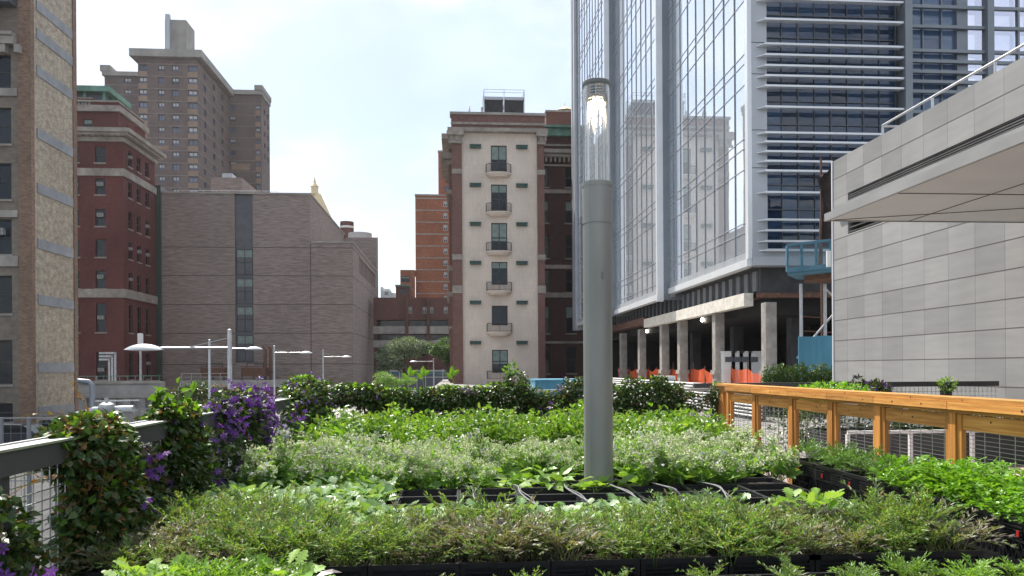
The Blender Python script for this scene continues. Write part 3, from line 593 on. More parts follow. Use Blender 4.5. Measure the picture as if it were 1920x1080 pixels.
for i in range(12): z = GZ + i * (zt - GZ + 1) / 12; m.box(XG, XA - .02, 106.8, 106.86, z + .06, z + (zt - GZ + 1) / 12 - .02)
g = thing('glass_stair_tower', 'narrow green glass slot between the red brick and grey brown buildings', 'building', (XG, 106.8, GZ)); m.build('glass_panel', 'greenglass', g)
m = MB(); 
for i in range(4): x = XG + (XA - XG - .1) * i / 3; m.box(x, x + .09, 106.66, 106.79, GZ, zt + 1)
for i in range(13): z = GZ + i * (zt - GZ + 1) / 12; m.box(XG, XA - .02, 106.7, 106.78, z - .05, z + .05)
m.build('mullion', 'greenmetal', g); MB().box(XG, XA - .03, 106.9, 112, GZ, zt + .9).build('core', 'bluepanel', g)
# red curved wall and white drum behind its roof
t = thing('water_tank_house', 'curved red brick roof house with a pale band behind the stepped grey roof', 'building', (XY(650, 160), 160, zr - 8))
x0, x1 = XY(636, 160), XY(662, 160); zc = ZY(650, 413, 160); m = MB(); m.lathe(((x0 + x1) / 2, 162, zr - 8), [((x1 - x0) / 2, 0), ((x1 - x0) / 2, zc - zr + 8), (.01, zc - zr + 8.02)], 20).build('wall', 'brownred', t, smooth=True)
MB().lathe(((x0 + x1) / 2, 162, zc - 1.4), [((x1 - x0) / 2 + .05, 0), ((x1 - x0) / 2 + .05, .45)], 20).build('stone_band', 'white', t)
t = thing('roof_drum', 'low white round roof drum behind the grey brick parapet', 'roof', (XY(672, 150), 152, 20))
x0, x1 = XY(650, 150), XY(695, 150); zc = ZY(672, 433, 150); MB().lathe(((x0 + x1) / 2, 153, 20), [((x1 - x0) / 2, 0), ((x1 - x0) / 2, zc - 20), (.01, zc - 19.98)], 24).build('drum', 'lite', t, smooth=True)

# ---- brown apartment tower
Y0 = 170.; t = thing('apartment_tower', 'tall brown brick apartment tower with a concrete lift house on its roof', 'building', (XY(372, Y0), Y0, GZ))
XL, XR = XY(259, Y0, 200), XY(371.5, Y0, 200); zt = ZY(320, 110, Y0); Ym = PX(430, 200, XR)[0]; zw = ZY(460, 178, Ym); XWe = XY(490.5, Ym, 300); XW = XWe - 1.5; YWe = PX(506, 300, XWe)[0]
fl = [ZY(320, 122.5 + 23.15 * i, Y0) for i in range(14)]; DW = fl[0] - fl[1]; wh = 1.35
fc = [(XY(a, Y0, 200), XY(b, Y0, 200)) for a, b in ((261, 276), (297, 308.5), (323, 335.5), (353, 370))]
m = MB(); ho = [(a, b, z - wh, z) for a, b in fc for z in fl]; holes(m, 'y', Y0, XL, XR, GZ, zt, ho, -1, .25)
syc = [Y0 + (Ym - Y0) * q for q in (.16, .44, .72, .92)]; so_ = [(y, y + 1.6, z - wh, z) for y in syc[:3] for z in fl[:11]]; holes(m, 'x', XR, Y0, Ym, GZ, zt, so_, 1, .25)
rc = [(XY(a, Ym, 300), XY(b, Ym, 300)) for a, b in ((432, 442), (480, 488))]; rf = [ZY(460, 197 + 21.2 * i, Ym) for i in range(9)]
ro = [(a, b, z - 1.3, z) for a, b in rc for z in rf]; holes(m, 'y', Ym, XR, XWe, GZ, zw, ro, -1, .25)
m.quad([(XL, Y0, zt), (XR, Y0, zt), (XR, Ym + 12, zt), (XL, Ym + 12, zt)]); wo = [(Ym + (YWe - Ym) * q, Ym + (YWe - Ym) * q + 1.4, z - 1.3, z) for q in (.3, .7) for z in rf[:5]]; holes(m, 'x', XWe, Ym, YWe, GZ, zw, wo, 1, .25); m.quad([(XL, Y0, GZ), (XL, Ym + 12, GZ), (XL, Ym + 12, zt), (XL, Y0, zt)])
m.quad([(XR, Ym, zw), (XWe, Ym, zw), (XWe, YWe, zw), (XR, YWe, zw)]); m.quad([(XR, YWe, GZ), (XWe, YWe, GZ), (XWe, YWe, zw), (XR, YWe, zw)])
YL = 182.; XLL = XY(196, YL, 150); zlw = ZY(220, 143, YL); lo_ = [(XY(233, YL, 150), XY(246, YL, 150), ZY(240, b, YL), ZY(240, a, YL)) for a, b in ((146, 156), (168, 178))]
holes(m, 'y', YL, XLL, XL, GZ, zlw, lo_, -1, .25); m.quad([(XLL, YL, zlw), (XL, YL, zlw), (XL, YL + 12, zlw), (XLL, YL + 12, zlw)])
m.build('wall', 'brownbrick', t)
for i, q in enumerate(ho[:]):
    window(t, 'y', Y0, -1, q, 'towerb' if (i * 7) % 3 else 'tower', .25) if q[3] > fl[11] - .1 else None
for q in so_: window(t, 'x', XR, 1, q, 'tower', .25)
for i, q in enumerate(ro): window(t, 'y', Ym, -1, q, 'towerb' if i % 2 else 'tower', .25)
for q in wo: window(t, 'x', XWe, 1, q, 'tower', .25)
for q in lo_: window(t, 'y', YL, -1, q, 'towerb', .25)
m = MB()
for k in (0, 3):
    a, b = fc[k]
    for z in fl[:12]: m.box(a - .1, b + .1, Y0 - .03, Y0 - .002, z - DW + .12, z - wh - .02)
for z in rf: a, b = rc[1]; m.box(a - .1, b + .1, Ym - .03, Ym - .002, z - 2.4, z - 1.32)
m.box(XY(436, Ym), XY(470, Ym), Ym - .025, Ym - .002, rf[5] - 2.2, rf[5] - .6); m.box(fc[1][1] - 4, fc[1][1] + .8, Y0 - .025, Y0 - .002, fl[6] - 2.2, fl[6] - 1.4)
m.each('tan_spandrel', 'tanpanel', t)
m = MB()
for z in fl[:13]: m.box(XL, XR + .05, Y0 - .05, Y0 - .031, z + .12, z + .32).box(XR + .002, XR + .05, Y0, Ym, z + .12, z + .32)
for z in rf: m.box(XR + .06, XWe, Ym - .05, Ym - .031, z + .2, z + .38)
for a in (150, 168, 187): z = ZY(220, a + 10, YL); m.box(XLL, XL, YL - .05, YL - .031, z, z + .2)
m.each('floor_slab_edge', 'slabline', t)
zp = ZY(320, 96, Y0); MB().box(XL - 1.4, XR + 1.2, Y0 - 1.2, Ym, zt + .003, zp).build('roof_parapet', 'greyconc', t)
MB().box(XR + 1.21, XWe + .3, Ym - .6, YWe, zw + .003, zw + 1.1).box(XWe - 1.5, XWe + .5, Ym - .8, YWe, zw + 1.103, zw + 2.3).each('wing_parapet', 'greyconc', t)
MB().box(XLL - .4, XL, YL - .5, YL + 12, zlw + .003, zlw + 1.0).box(XLL - .8, XLL + 1.5, YL - .6, YL + 3, zlw + 1.003, zlw + 2.4).each('wing_parapet', 'greyconc', t)
a, b = XY(309, Y0 + 4, 60), XY(349, Y0 + 4, 60); zq = ZY(330, 37, Y0 + 4); MB().box(a, b, Y0 + 4, PX(365, 80, b)[0], zp - 2, zq).build('lift_house', 'greyconc', t)
MB().box(XY(312, Y0 + 3.9, 60), XY(320, Y0 + 3.9, 60), Y0 + 3.2, Y0 + 3.99, zp, zq + .9).build('flue', 'alu', t)
MB().box(XY(327, Y0 + 3.9, 60), XY(338, Y0 + 3.9, 60), Y0 + 3.9, Y0 + 3.998, zp + .1, zp + 1.6).build('door', 'wframe', t)
# ---- golden spire and pyramid roof far away
Y0 = 420.; xs = XY(590, Y0, 350)
t = thing('spire_tower', 'small pale gold spire on a pyramid roof peeking over the grey brick building', 'tower', (xs + 2, Y0, GZ))
MB().box(xs - 13, xs + 15, Y0 - 13, Y0 + 13, GZ, 75).build('tower_wall', 'lite', t)
zr0 = ZY(590, 364, Y0); m = MB().lathe((xs + 1, Y0, 75), [(13, 0), (2.3, zr0 - 75)], 4); m.build('pyramid_roof', 'gold', t)
zt_ = ZY(590, 331, Y0); h = zt_ - zr0
m = MB().lathe((xs, Y0, zr0 - .3), [(2.6, 0), (2.6, h * .08), (2.0, h * .1), (2.0, h * .42), (2.4, h * .45), (2.0, h * .5), (1.1, h * .62), (.7, h * .66), (.7, h * .72), (.2, h * .95), (.05, h)], 10); m.build('spire', 'gold', t)
# ---- orange brick building
Y0 = 150.; XL = XY(779, Y0, 450); XM = XY(822, Y0 + 3, 350); zt = ZY(800, 367, Y0); z2 = ZY(830, 285, Y0 + 3)
t = thing('orange_brick_building', 'orange brick apartment block stepping up behind the beige building', 'building', (XL, Y0, GZ))
wc = (XY(832.5, Y0), XY(840, Y0)); wz = [ZY(835, 377 + 22.2 * i, Y0) for i in range(9)]
m = MB(); hs_ = [(wc[0], wc[1], z - 1.15, z) for z in wz]; holes(m, 'y', Y0, XL, XL + 12, GZ, zt, hs_, -1, .2)
m.quad([(XL, Y0, zt), (XL + 12, Y0, zt), (XL + 12, Y0 + 20, zt), (XL, Y0 + 20, zt)]); m.box(XM, XM + 9, Y0 + 3, Y0 + 20, zt - .5, z2); m.quad([(XL, Y0, GZ), (XL, Y0 + 20, GZ), (XL, Y0 + 20, zt), (XL, Y0, zt)])
m.build('wall', 'orangebrick', t)
for q in hs_: window(t, 'y', Y0, -1, q, 'lowrise', .2)
MB().box(XM + 1.3, XM + 2.4, Y0 + 2.9, Y0 + 2.998, zt + 1.5, zt + 2.7).box(XM + 1.3, XM + 2.4, Y0 + 2.9, Y0 + 2.998, zt + 5.2, zt + 6.4).build('window', 'glassblue', t)
m = MB()
for i in range(9): z = ZY(800, 372 + 22.3 * i, Y0); m.box(XL, XL + 12, Y0 - .05, Y0 - .002, z - .12, z + .12)
m.box(XL - .1, XL + 12, Y0 - .1, Y0 + 1, zt + .003, zt + .3).box(XM - .1, XM + 9.1, Y0 + 2.9, Y0 + 4, z2 + .003, z2 + .3); m.each('floor_slab_edge', 'limestone', t)
t = thing('orange_brick_annex', 'low orange brick annex with one wide window beside the orange block', 'building', (XY(765, 149), 149, GZ))
x0, x1 = XY(751, 149), XY(779, 149) - .02; hw = (XY(753, 149), XY(769, 149), ZY(760, 529, 149), ZY(760, 518, 149))
m = MB(); zt = ZY(760, 506, 149); holes(m, 'y', 149, x0, x1, GZ, zt, [hw], -1, .2); m.quad([(x0, 149, zt), (x1, 149, zt), (x1, 160, zt), (x0, 160, zt)]); m.quad([(x0, 149, GZ), (x0, 160, GZ), (x0, 160, zt), (x0, 149, zt)]); m.build('wall', 'orangebrick', t); window(t, 'y', 149, -1, hw, 'strip', .2)
t = thing('brown_roof_house', 'small brown brick roof house with a green coping and one window', 'building', (XY(755, 138), 138, 8))
x0, x1 = XY(742.5, 138), XY(768, 138); zt = ZY(755, 537, 138); hw = (XY(751, 138), XY(762, 138), ZY(755, 551, 138), ZY(755, 541, 138))
m = MB(); holes(m, 'y', 138, x0, x1, 8, zt, [hw], -1, .2); m.box(x0, x1, 138.4, 145, 8, zt - .01); m.build('wall', 'brownred', t); window(t, 'y', 138, -1, hw, 'plain', .2)
MB().box(x0 - .1, x1 + .1, 137.85, 145, zt + .003, zt + .3).each('coping', 'copper', t)
t = thing('distant_building', 'tiny pale distant rooftops in the gap between the brick buildings', 'building', (XY(722, 300), 300, GZ))
m = MB(); 
for a, b, y in ((713, 717, 537), (717, 733, 545), (721, 730, 541), (733, 741, 549)): m.box(XY(a, 300), XY(b, 300), 300 + a % 3, 310, GZ, ZY(a, y, 300))
m.build('wall', 'lite', t); MB().box(XY(722, 300), XY(728, 300), 299.7, 299.95, ZY(722, 553, 300), ZY(722, 547, 300)).build('window', 'glassblue', t)
# ---- long brown brick low building
Y0 = 125.; XL, XR = XY(700, Y0), XY(856, Y0); zt = ZY(780, 558, Y0)
t = thing('brown_brick_building', 'low brown brick building with strip openings and concrete parapets behind the trees', 'building', (XL, Y0, GZ))
def q_(a, b, c, d): return (XY(a, Y0), XY(b, Y0), ZY(780, d, Y0), ZY(780, c, Y0))
sm = [q_(766, 773, 575, 588), q_(792, 800, 575, 588), q_(806.5, 813, 575, 588), q_(832, 840, 575, 588)]
st_ = [q_(706, 760, 600, 612), q_(766, 800, 600, 612), q_(806, 840, 600, 612), q_(706, 760, 627, 637), q_(766, 800, 627, 637), q_(806, 840, 627, 637), q_(706, 800, 652, 668), q_(806, 840, 652, 664)]
m = MB(); holes(m, 'y', Y0, XL, XR, GZ, zt, sm + st_, -1, .9); m.quad([(XL, Y0, zt), (XR, Y0, zt), (XR, Y0 + 12, zt), (XL, Y0 + 12, zt)]); m.build('wall', 'brownred', t)
for q in sm: window(t, 'y', Y0, -1, q, 'lowrise', .3)
for q in st_: window(t, 'y', Y0 + .5, -1, q, 'pane', .35)
m = MB()
for a, b in ((700, 760), (766, 801), (806, 841)):
    for c, d in ((612, 626), (638, 651)): q = q_(a, b, c, d); m.box(q[0], q[1], Y0 - .5, Y0 - .003, q[2], q[3])
m.each('concrete_parapet', 'concrete', t)
m = MB()
for a in (763, 803): m.box(XY(a - 2.3, Y0), XY(a + 2.3, Y0), Y0 - .8, Y0 - .002, GZ, zt)
m.each('brick_pier', 'brownred', t)
t = thing('glass_entrance', 'low glazed entrance with a blue band under the brown brick building', 'building', (XY(780, 118), 118, GZ))
x0, x1 = XY(716, 118), XY(846, 118); m = MB(); z = lambda y: ZY(780, y, 118)
MB().box(x0, x1, 118, 118.2, z(742), z(694)).build('glass_panel', 'glassblue', t); MB().box(x0, x1, 117.9, 117.995, z(702), z(697)).build('blue_band', pmat and 'bluerail', t)
for i in range(9): x = x0 + (x1 - x0) * i / 8; m.box(x - .06, x + .06, 117.85, 117.89, z(742), z(692))
m.box(x0, x1, 117.8, 117.898, z(696.5), z(694)).box(x0, x1, 117.8, 117.84, z(708), z(706.6)); m.build('mullion', 'alu', t)

# ---- beige building (centre)
Y0 = 82.; t = thing('beige_building', 'narrow beige stucco building with a column of balconied windows and brick corners', 'building', (XY(944, Y0), Y0, GZ))
X0, X1b, X2b, X3 = XY(849, Y0), XY(867, Y0, 480), XY(1008, Y0, 480), XY(1021, Y0, 480); z = lambda y: ZY(944, y, Y0)
wx = (XY(921.5, Y0, 500), XY(951.5, Y0, 500)); wy = [(273, 327), (346, 400), (418, 473), (491, 534), (573, 610), (656, 699)]
hs_ = [(wx[0], wx[1], z(b), z(a)) for a, b in wy]; ztop = z(218); zc = z(250)
m = MB(); holes(m, 'y', Y0, X1b, X2b, GZ, zc, hs_, -1, .25); m.build('stucco_wall', 'stucco', t)
MB().box(X0, X1b - .003, Y0 - .25, Y0 + 16, GZ, zc).box(X2b + .003, X3, Y0 - .25, Y0 + 16, GZ, zc).box(X0 - .05, X3 + .05, Y0 - .3, Y0 + 16, zc + .003, ztop).box(X1b, X2b, Y0 + .6, Y0 + 16, GZ, zc).build('brick_wall', 'pilbrick', t)
MB().box(X0 - .2, X3 + .2, Y0 - .45, Y0 + 1, ztop + .003, ztop + .28).each('coping', 'greyconc', t)
MB().box(X0 - .1, X3 + .1, Y0 - .42, Y0 - .302, z(236.5), z(232)).build('stone_band', 'limestone', t)
MB().box(X0 - .45, X3 + .35, Y0 - .8, Y0 + 16.1, z(250.5), z(244)).build('cornice', 'limestone', t)
for a, b in ((X0 - .55, X1b + .25), (X2b - .15, X3 + .3)):
    m = MB().box(a, b, Y0 - .85, Y0 - .3, z(258), z(250.7)).box(a + .25, b - .25, Y0 - .5, Y0 - .3, z(268), z(258.1)).box(a + .15, b - .15, Y0 - .6, Y0 - .3, z(272), z(268.1))
    for i in range(2): m.box(a + .45 + i * .5, a + .65 + i * .5, Y0 - .7, Y0 - .5, z(267), z(258.2))
    m.build('capital', 'limestone', t)
for a, b, e in ((X0 - .02, X1b + .02, 0), (X2b - .02, X3 + .08, 0)):
    for c, d in ((319, 328), (478, 488), (536, 550), (753, 765)): MB().box(a, b, Y0 - .34, Y0 - .252, z(d), z(c)).build('stone_block', 'limestone', t)
for i, q in enumerate(hs_): window(t, 'y', Y0, -1, q, ('french', 'frenchb', 'frenchc', 'frenchb', 'plain', 'frenchc')[i], .25)
bw = (XY(912.5, Y0) , XY(960, Y0)); bc = (bw[0] + bw[1]) / 2; bh = (bw[1] - bw[0]) / 2
sm_ = MB(); arc = [(bh * math.sin(a), -.25 - .75 * math.cos(a) ** .6 if abs(math.cos(a)) > 1e-3 else -.25) for a in [R(-90 + 180 * i / 14) for i in range(15)]]
arc = [(x, -.35 - .65 * (1 - (x / bh) ** 4)) for x in [bh * (-1 + 2 * i / 14) for i in range(15)]]
sm_.prism([(bh, 0)] + [(-bh, 0)] + arc, 0, .14); sm_.prism([(bh * .9, 0), (-bh * .9, 0)] + [(x * .9, y * .92) for x, y in arc], -.16, -.002); sm_.prism([(bh * .78, 0), (-bh * .78, 0)] + [(x * .78, y * .8) for x, y in arc], -.3, -.162)
slab = sm_.mesh('balcony_slab', 'stucco'); rm = MB(); ra = [(-bh + .03, -.03)] + [(x * .98, y * .97) for x, y in arc] + [(bh - .03, -.03)]
rm.tube([(x, y, 1.05) for x, y in ra], .035, 6); rm.tube([(x, y, .2) for x, y in ra], .02, 6)
for i in range(25): f = i / 24 * (len(ra) - 1); k = min(int(f), len(ra) - 2); f -= k; x = ra[k][0] * (1 - f) + ra[k + 1][0] * f; y = ra[k][1] * (1 - f) + ra[k + 1][1] * f; rm.bar((x, y, .14), (x, y, 1.05), .025 if i % 12 else .06)
rail = rm.mesh('balcony_rail', 'blackmetal')
for yb_ in (328, 401, 474, 548, 624.5, 713):
    o = put('balcony', slab, t, (bc, Y0 - .003, z(yb_) - .02)); sub('railing', rail, o)
gb = MB().box(-.6, .6, -.42, 0, 0, .28).box(-.64, .64, -.48, 0, .282, .36).mesh('wall_light', 'greenmetal')
for i in range(6):
    for px in (891.5, 978.5): put('wall_fixture', gb, t, (XY(px, Y0, 300 + 70 * i), Y0 - .003, z(279.5 + [0, 72, 144.5, 217, 291, 366][i])))
# roof plant
t = thing('cooling_tower', 'black louvred cooling tower with a pipe railing on the beige building roof', 'cooling tower', (XY(945, 86), 86, ztop))
zb, zz = ztop + .3, ZY(945, 187, 86); xa, xm, xb = XY(909, 86, 200), XY(945, 86, 200), XY(982, 86, 200)
for a, b in ((xa, xm - .12), (xm + .12, xb)):
    mm = MB().box(a, b, 86, 89, zb, zz - .05)
    for i in range(10): mm.box(a, b, 85.93, 85.998, zb + .1 + i * .15, zb + .18 + i * .15)
    mm.bar((a, 85.9, zb), (b, 85.9, zz), .06).bar((b, 85.88, zb), (a, 85.88, zz), .06); mm.build('louvre_box', 'blackmetal', t)
    MB().box(a - .05, b + .05, 85.9, 89.1, zz - .047, zz + .3).build('top_tray', 'alu', t); MB().lathe(((a + b) / 2, 87.5, zz + .3), [(.7, 0), (.7, .15), (.3, .3), (.01, .32)], 16).build('fan_shroud', 'alu', t)
m = MB(); zh = ZY(945, 169, 86)
for x in (xa - .1, xm, xb + .05):
    for y in (85.8, 89.2): m.bar((x, y, zb), (x, y, zh), .07)
for z_ in (zh - .03, (zh + zz) / 2 + .2):
    for y in (85.8, 89.2): m.bar((xa - .1, y, z_), (xb + .05, y, z_), .05)
    for x in (xa - .1, xb + .05): m.bar((x, 85.8, z_), (x, 89.2, z_), .05)
m.build('railing', 'galv', t); MB().lathe((xa - .35, 86.2, zb), [(.2, 0), (.2, 1.6), (.12, 1.65), (.12, 2.1)], 10).box(xa - .6, xa - .15, 85.9, 86.0, zb, zb + .4).build('pipe', 'galv', t)
t = thing('satellite_dish', 'pale satellite dish seen edge on at the roof corner', 'dish', (XY(879, 84), 84, ztop + .3))
m = MB(); c = Vector((XY(879, 84, 205), 84, ztop + 1.15)); vs = []
for r_, dz in ((.02, .16), (.35, .12), (.62, .04), (.78, -.06)):
    vs.append([(c.x - .5 * dz * 2 + .1, c.y + r_ * math.cos(a) * .9, c.z + r_ * math.sin(a)) for a in [2 * math.pi * j / 20 for j in range(20)]])
for i in range(3):
    for j in range(20): m.quad([vs[i][j], vs[i][(j + 1) % 20], vs[i + 1][(j + 1) % 20], vs[i + 1][j]])
m.build('dish', 'lite', t, smooth=True); MB().bar((c.x + .2, 84, ztop + .28), (c.x, 84, c.z), .1).bar((c.x + .1, 84, c.z), (c.x + .5, 84, c.z - .4), .06).build('mast', 'galv', t)
# ---- wing left behind beige (brick with stone cornices) -- and dark wing to the right
t = thing('corniced_brick_wing', 'brown brick wing with stone cornices peeking out left of the beige building', 'building', (XY(846, 88), 88, GZ))
x0 = XY(843, 88); zz = ZY(845, 263, 88); MB().box(x0, x0 + 3, 88, 98, GZ, zz).build('wall', 'pilbrick', t)
for a, b, pr in ((252, 262, .9), (288, 299, 1.05), (300, 308, .5), (356, 364, .3), (498, 508, .3), (547, 556, .35), (612, 616, .1)): MB().box(x0 - pr * .9, x0 + 3, 88 - pr * .4, 97, ZY(845, b, 88), ZY(845, a, 88)).build('stone_cornice', 'limestone', t)
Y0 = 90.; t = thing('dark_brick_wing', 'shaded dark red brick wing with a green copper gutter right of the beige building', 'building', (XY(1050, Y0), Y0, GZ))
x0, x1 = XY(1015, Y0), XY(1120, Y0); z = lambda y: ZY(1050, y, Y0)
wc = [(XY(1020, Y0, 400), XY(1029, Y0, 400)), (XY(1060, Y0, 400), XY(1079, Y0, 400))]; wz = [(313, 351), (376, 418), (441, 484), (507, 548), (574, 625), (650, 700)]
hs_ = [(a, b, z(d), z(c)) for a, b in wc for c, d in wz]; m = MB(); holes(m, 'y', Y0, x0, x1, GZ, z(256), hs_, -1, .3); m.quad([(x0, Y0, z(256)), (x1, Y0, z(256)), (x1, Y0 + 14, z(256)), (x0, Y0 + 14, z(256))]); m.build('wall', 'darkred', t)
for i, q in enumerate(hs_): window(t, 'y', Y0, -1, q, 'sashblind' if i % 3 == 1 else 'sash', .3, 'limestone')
for a, b, pr in ((271, 274, .15), (283, 290, .9), (291, 296, .6), (309, 312, .2), (356, 363, .2), (497, 504, .2), (549, 558, .25), (640, 644, .2)): MB().box(x0, x1, Y0 - pr, Y0 - .003, z(b), z(a)).build('stone_band', 'stone', t)
m = MB()
for i in range(14): x = x0 + i * .55; m.box(x, x + .22, Y0 - .5, Y0 - .003, z(305), z(296.5))
m.each('bracket', 'stone', t)
MB().box(x0, x1, Y0 - 1.0, Y0 + 1, z(243), z(239)).box(x0, x1, Y0 - .6, Y0 + 1, z(257), z(243.2)).build('copper_gutter', 'copper', t)
MB().quad([(x0, Y0 - .9, z(238.8)), (x1, Y0 - .9, z(238.8)), (x1, Y0 + 8, z(222)), (x0, Y0 + 8, z(222))]).build('roof', 'white', t)
xx = XY(1024, Y0 + 4, 220); MB().box(xx, x1, Y0 + 4, Y0 + 12, z(250), ZY(1050, 210, Y0 + 4)).build('penthouse', 'brownred', t)
MB().box(xx - .1, x1, Y0 + 3.9, Y0 + 12.1, ZY(1050, 209.8, Y0 + 4), ZY(1050, 207, Y0 + 4)).each('coping', 'stone', t)
t = thing('gilded_pavilion_roof', 'tiny pale gold pointed roof showing above the red penthouse', 'roof', (XY(1059, 240), 240, 80))
MB().lathe((XY(1059, 240, 200), 240, ZY(1059, 210, 240)), [(3.4, 0), (2.2, .8), (.5, 1.7), (.15, 1.9), (.1, 2.9), (.01, 3)], 8).build('roof_cone', 'gold', t); MB().lathe((XY(1059, 240, 200), 240, 60), [(2.5, 0), (2.5, ZY(1059, 210, 240) - 60)], 8).build('drum', 'lite', t)
# blue site container
t = thing('blue_container', 'pale blue steel site container behind the vine fence', 'container', (XY(1046, 34), 34, -.1))
a, b = XY(1003, 34, 720), XY(1100, 34, 720); z0, z1 = -.1, ZY(1040, 714.5, 34); m = MB().box(a, b, 34, 36.4, z0, z1)
for i in range(8): x = a + .12 + (b - a) * i / 8; m.box(x, x + .12, 33.96, 33.998, z0 + .1, z1 - .1)
m.box(a - .02, b + .02, 33.93, 36.43, z1 + .003, z1 + .08).build('body', 'blueply', t); MB().box(a + .02, a + .08, 33.9, 33.95, z0, z1).build('corner_post', 'bluerail', t)

# ================================================================ GLASS TOWER
XT = 15.; YN = PX(1406, 300, XT)[0]; ZTOP = 75.
t = thing('glass_tower', 'tall glass office tower with white horizontal fins and reflective side wall, open at its base', 'building', (XT, YN, -.1))
hb = PX(1404, 500, XT)[1]; DZ = PX(1400, 97, XT)[1] - PX(1400, 257, XT)[1]; zr_ = PX(1400, 257, XT)[1]
# bays: (x plane, y near, y far, bottom)
YA1 = PX(1252, 500, XT)[0]; XB2 = 14.2; YB0 = PX(1236, 500, XB2)[0] ; YB1 = PX(1150, 500, XB2)[0]; XC = 13.4; YC0 = PX(1138, 500, XC)[0]; YC1 = PX(1085, 500, XC)[0]
hB = PX(1190, 578, XB2)[1]; hC = PX(1095, 608, XC)[1]
for X_, ya, yb, zb, pw in ((XT, YN + .35, YA1, hb, 1.0), (XB2, YB0 + .3, YB1, hB, 1.02), (XC, YC0 + .3, YC1, hC, 1.04)):
    n = max(3, round((yb - ya) / 1.55)); dy = (yb - ya) / n; ps = MB(); sp = MB()
    zs = []; zz = zr_ - DZ * 6
    while zz < ZTOP: zs += [zz - 1.6, zz - .5, zz]; zz += DZ
    zs = [zb + .75] + [q for q in zs if q > zb + 1.0] + [ZTOP]
    for i in range(n):
        for k in range(len(zs) - 1):
            e = .0 
            a_, b_ = ya + i * dy, ya + (i + 1) * dy
            ps.quad([(X_ + e, a_, zs[k]), (X_ + e, b_, zs[k]), (X_ + e, b_, zs[k + 1]), (X_ + e, a_, zs[k + 1])])
    ps.build('curtain_glass', 'mirror', t)
    m = MB()
    for i in range(n + 1): y = ya + i * dy; m.box(X_ - .05, X_ - .003, y - .02, y + .02, zb + .4, ZTOP)
    m.build('vertical_mullion', 'aludark', t); m = MB()
    for q in zs[:-1]: m.box(X_ - .03, X_ - .004, ya, yb, q - .018, q + .018)
    m.build('horizontal_mullion', 'alu', t)
    MB().box(X_ - .16, X_ + .3, ya - .3, yb + .1, zb, zb + .38).build('base_trim', 'alubright', t)
    MB().box(X_ - .05, X_ + .3, ya, yb, zb + .382, zb + .75).build('base_panel', 'alu', t)
MB().box(XT - .12, XT + .1, YN - .02, YN + .34, hb + .382, ZTOP).build('corner_trim', 'alubright', t)
MB().box(XB2 - .15, XB2 + .3, YB0 - .02, YB0 + .29, hB - .1, ZTOP).box(XC - .15, XC + .3, YC0 - .02, YC0 + .29, hC, ZTOP).each('bay_edge_trim', 'alubright', t)
MB().box(XB2 + .302, XT + 1, YB0 + .0, YB0 + .3, hB, ZTOP).box(XC + .302, XT + 1, YC0, YC0 + .3, hC, ZTOP).each('bay_return_wall', 'aludark', t)
MB().box(XT + .003, XT + .3, YA1 + .1, YB0 - .1, hb - .2, ZTOP).box(XB2 + .003, XB2 + .3, YB1 + .1, YC0 - .02, hB, ZTOP).each('recess_wall', 'alu', t)
m = MB(); [m.box(XC - .35, XC + .5, YC1 + .2 + i * 1.6, YC1 + .9 + i * 1.6, hC - .4, ZTOP) for i in range(2)]; m.each('end_fin', 'alu', t)
XE = XY(1806, YN, 200); XF = 46.
MB().box(XT + .35, XE - .1, YN + .6, YC1, hb + .5, ZTOP - .1).build('tower_core', 'darkvoid', t)
xg0, xg1 = XY(1438, YN, 250), XY(1684, YN, 250)
MB().box(XT + .103, xg0, YN - .02, YN + .3, hb + .9, ZTOP).each('corner_panel', 'alu', t)
m = MB()
for y in (80, 139, 244, 315, 480): zq = ZY(1425, y, YN); m.box(XT + .104, xg0, YN - .023, YN, zq - .02, zq + .02)
m.build('panel_joint', 'joint', t)
# front glazing grid
zs = [hb + .9]; FZ = [PY(1420, y, YN)[1] for y in (3, 41, 87, 107, 127, 146, 165, 204, 252, 269, 287, 305, 323, 363, 414, 434, 454, 471)]
FZ = sorted(FZ); per = FZ[-1] - FZ[-8]; 
FZa = FZ + [q + PY(1420, 41, YN)[1] - PY(1420, 204, YN)[1] + 4.2 for q in FZ[-7:]]
gz = sorted(set([hb + .9] + FZ + [ZTOP])); xs_ = [xg0 + (xg1 - xg0) * i / 8 for i in range(9)]
m = MB()
for i in range(8):
    for k in range(len(gz) - 1):
        m.quad([(xs_[i], YN + .25, gz[k]), (xs_[i + 1], YN + .25, gz[k]), (xs_[i + 1], YN + .25, gz[k + 1]), (xs_[i], YN + .25, gz[k + 1])])
m.build('front_glass', 'navy', t)
m = MB()
for i in range(9): m.box(xs_[i] - (.035 if i % 2 == 0 else .015), xs_[i] + (.035 if i % 2 == 0 else .015), YN + .18, YN + .246, hb + .9, ZTOP)
for k in range(len(gz) - 1):
    if gz[k + 1] - gz[k] > .75: q = gz[k] + (gz[k + 1] - gz[k]) * .45; m.box(xg0, xg1, YN + .17, YN + .247, q - .025, q + .025)
m.build('front_mullion', 'bluepanel', t)
for q in FZ:
    a = XT + .35; m = MB(); m.prism([(a, YN - .03), (a + .3, YN - .36), (xg1 + .1, YN - .36), (xg1 + .1, YN - .03)], q - .02, q + .02)
    m.box(a + .3, xg1 + .1, YN - .40, YN - .361, q - .05, q + .05).build('sun_fin', 'alubright', t)
m = MB(); m.box(XT + .11, XE + 4, YN - .3, YN + .5, hb, hb + .45).box(XT + .11, XE + 4, YN - .1, YN + .5, hb + .453, hb + .898); m.each('front_base_panel', 'alu', t)
MB().box(xg1 + .12, xg1 + .5, YN - .5, YN + .4, hb + .9, ZTOP).build('front_post', 'aludark', t)
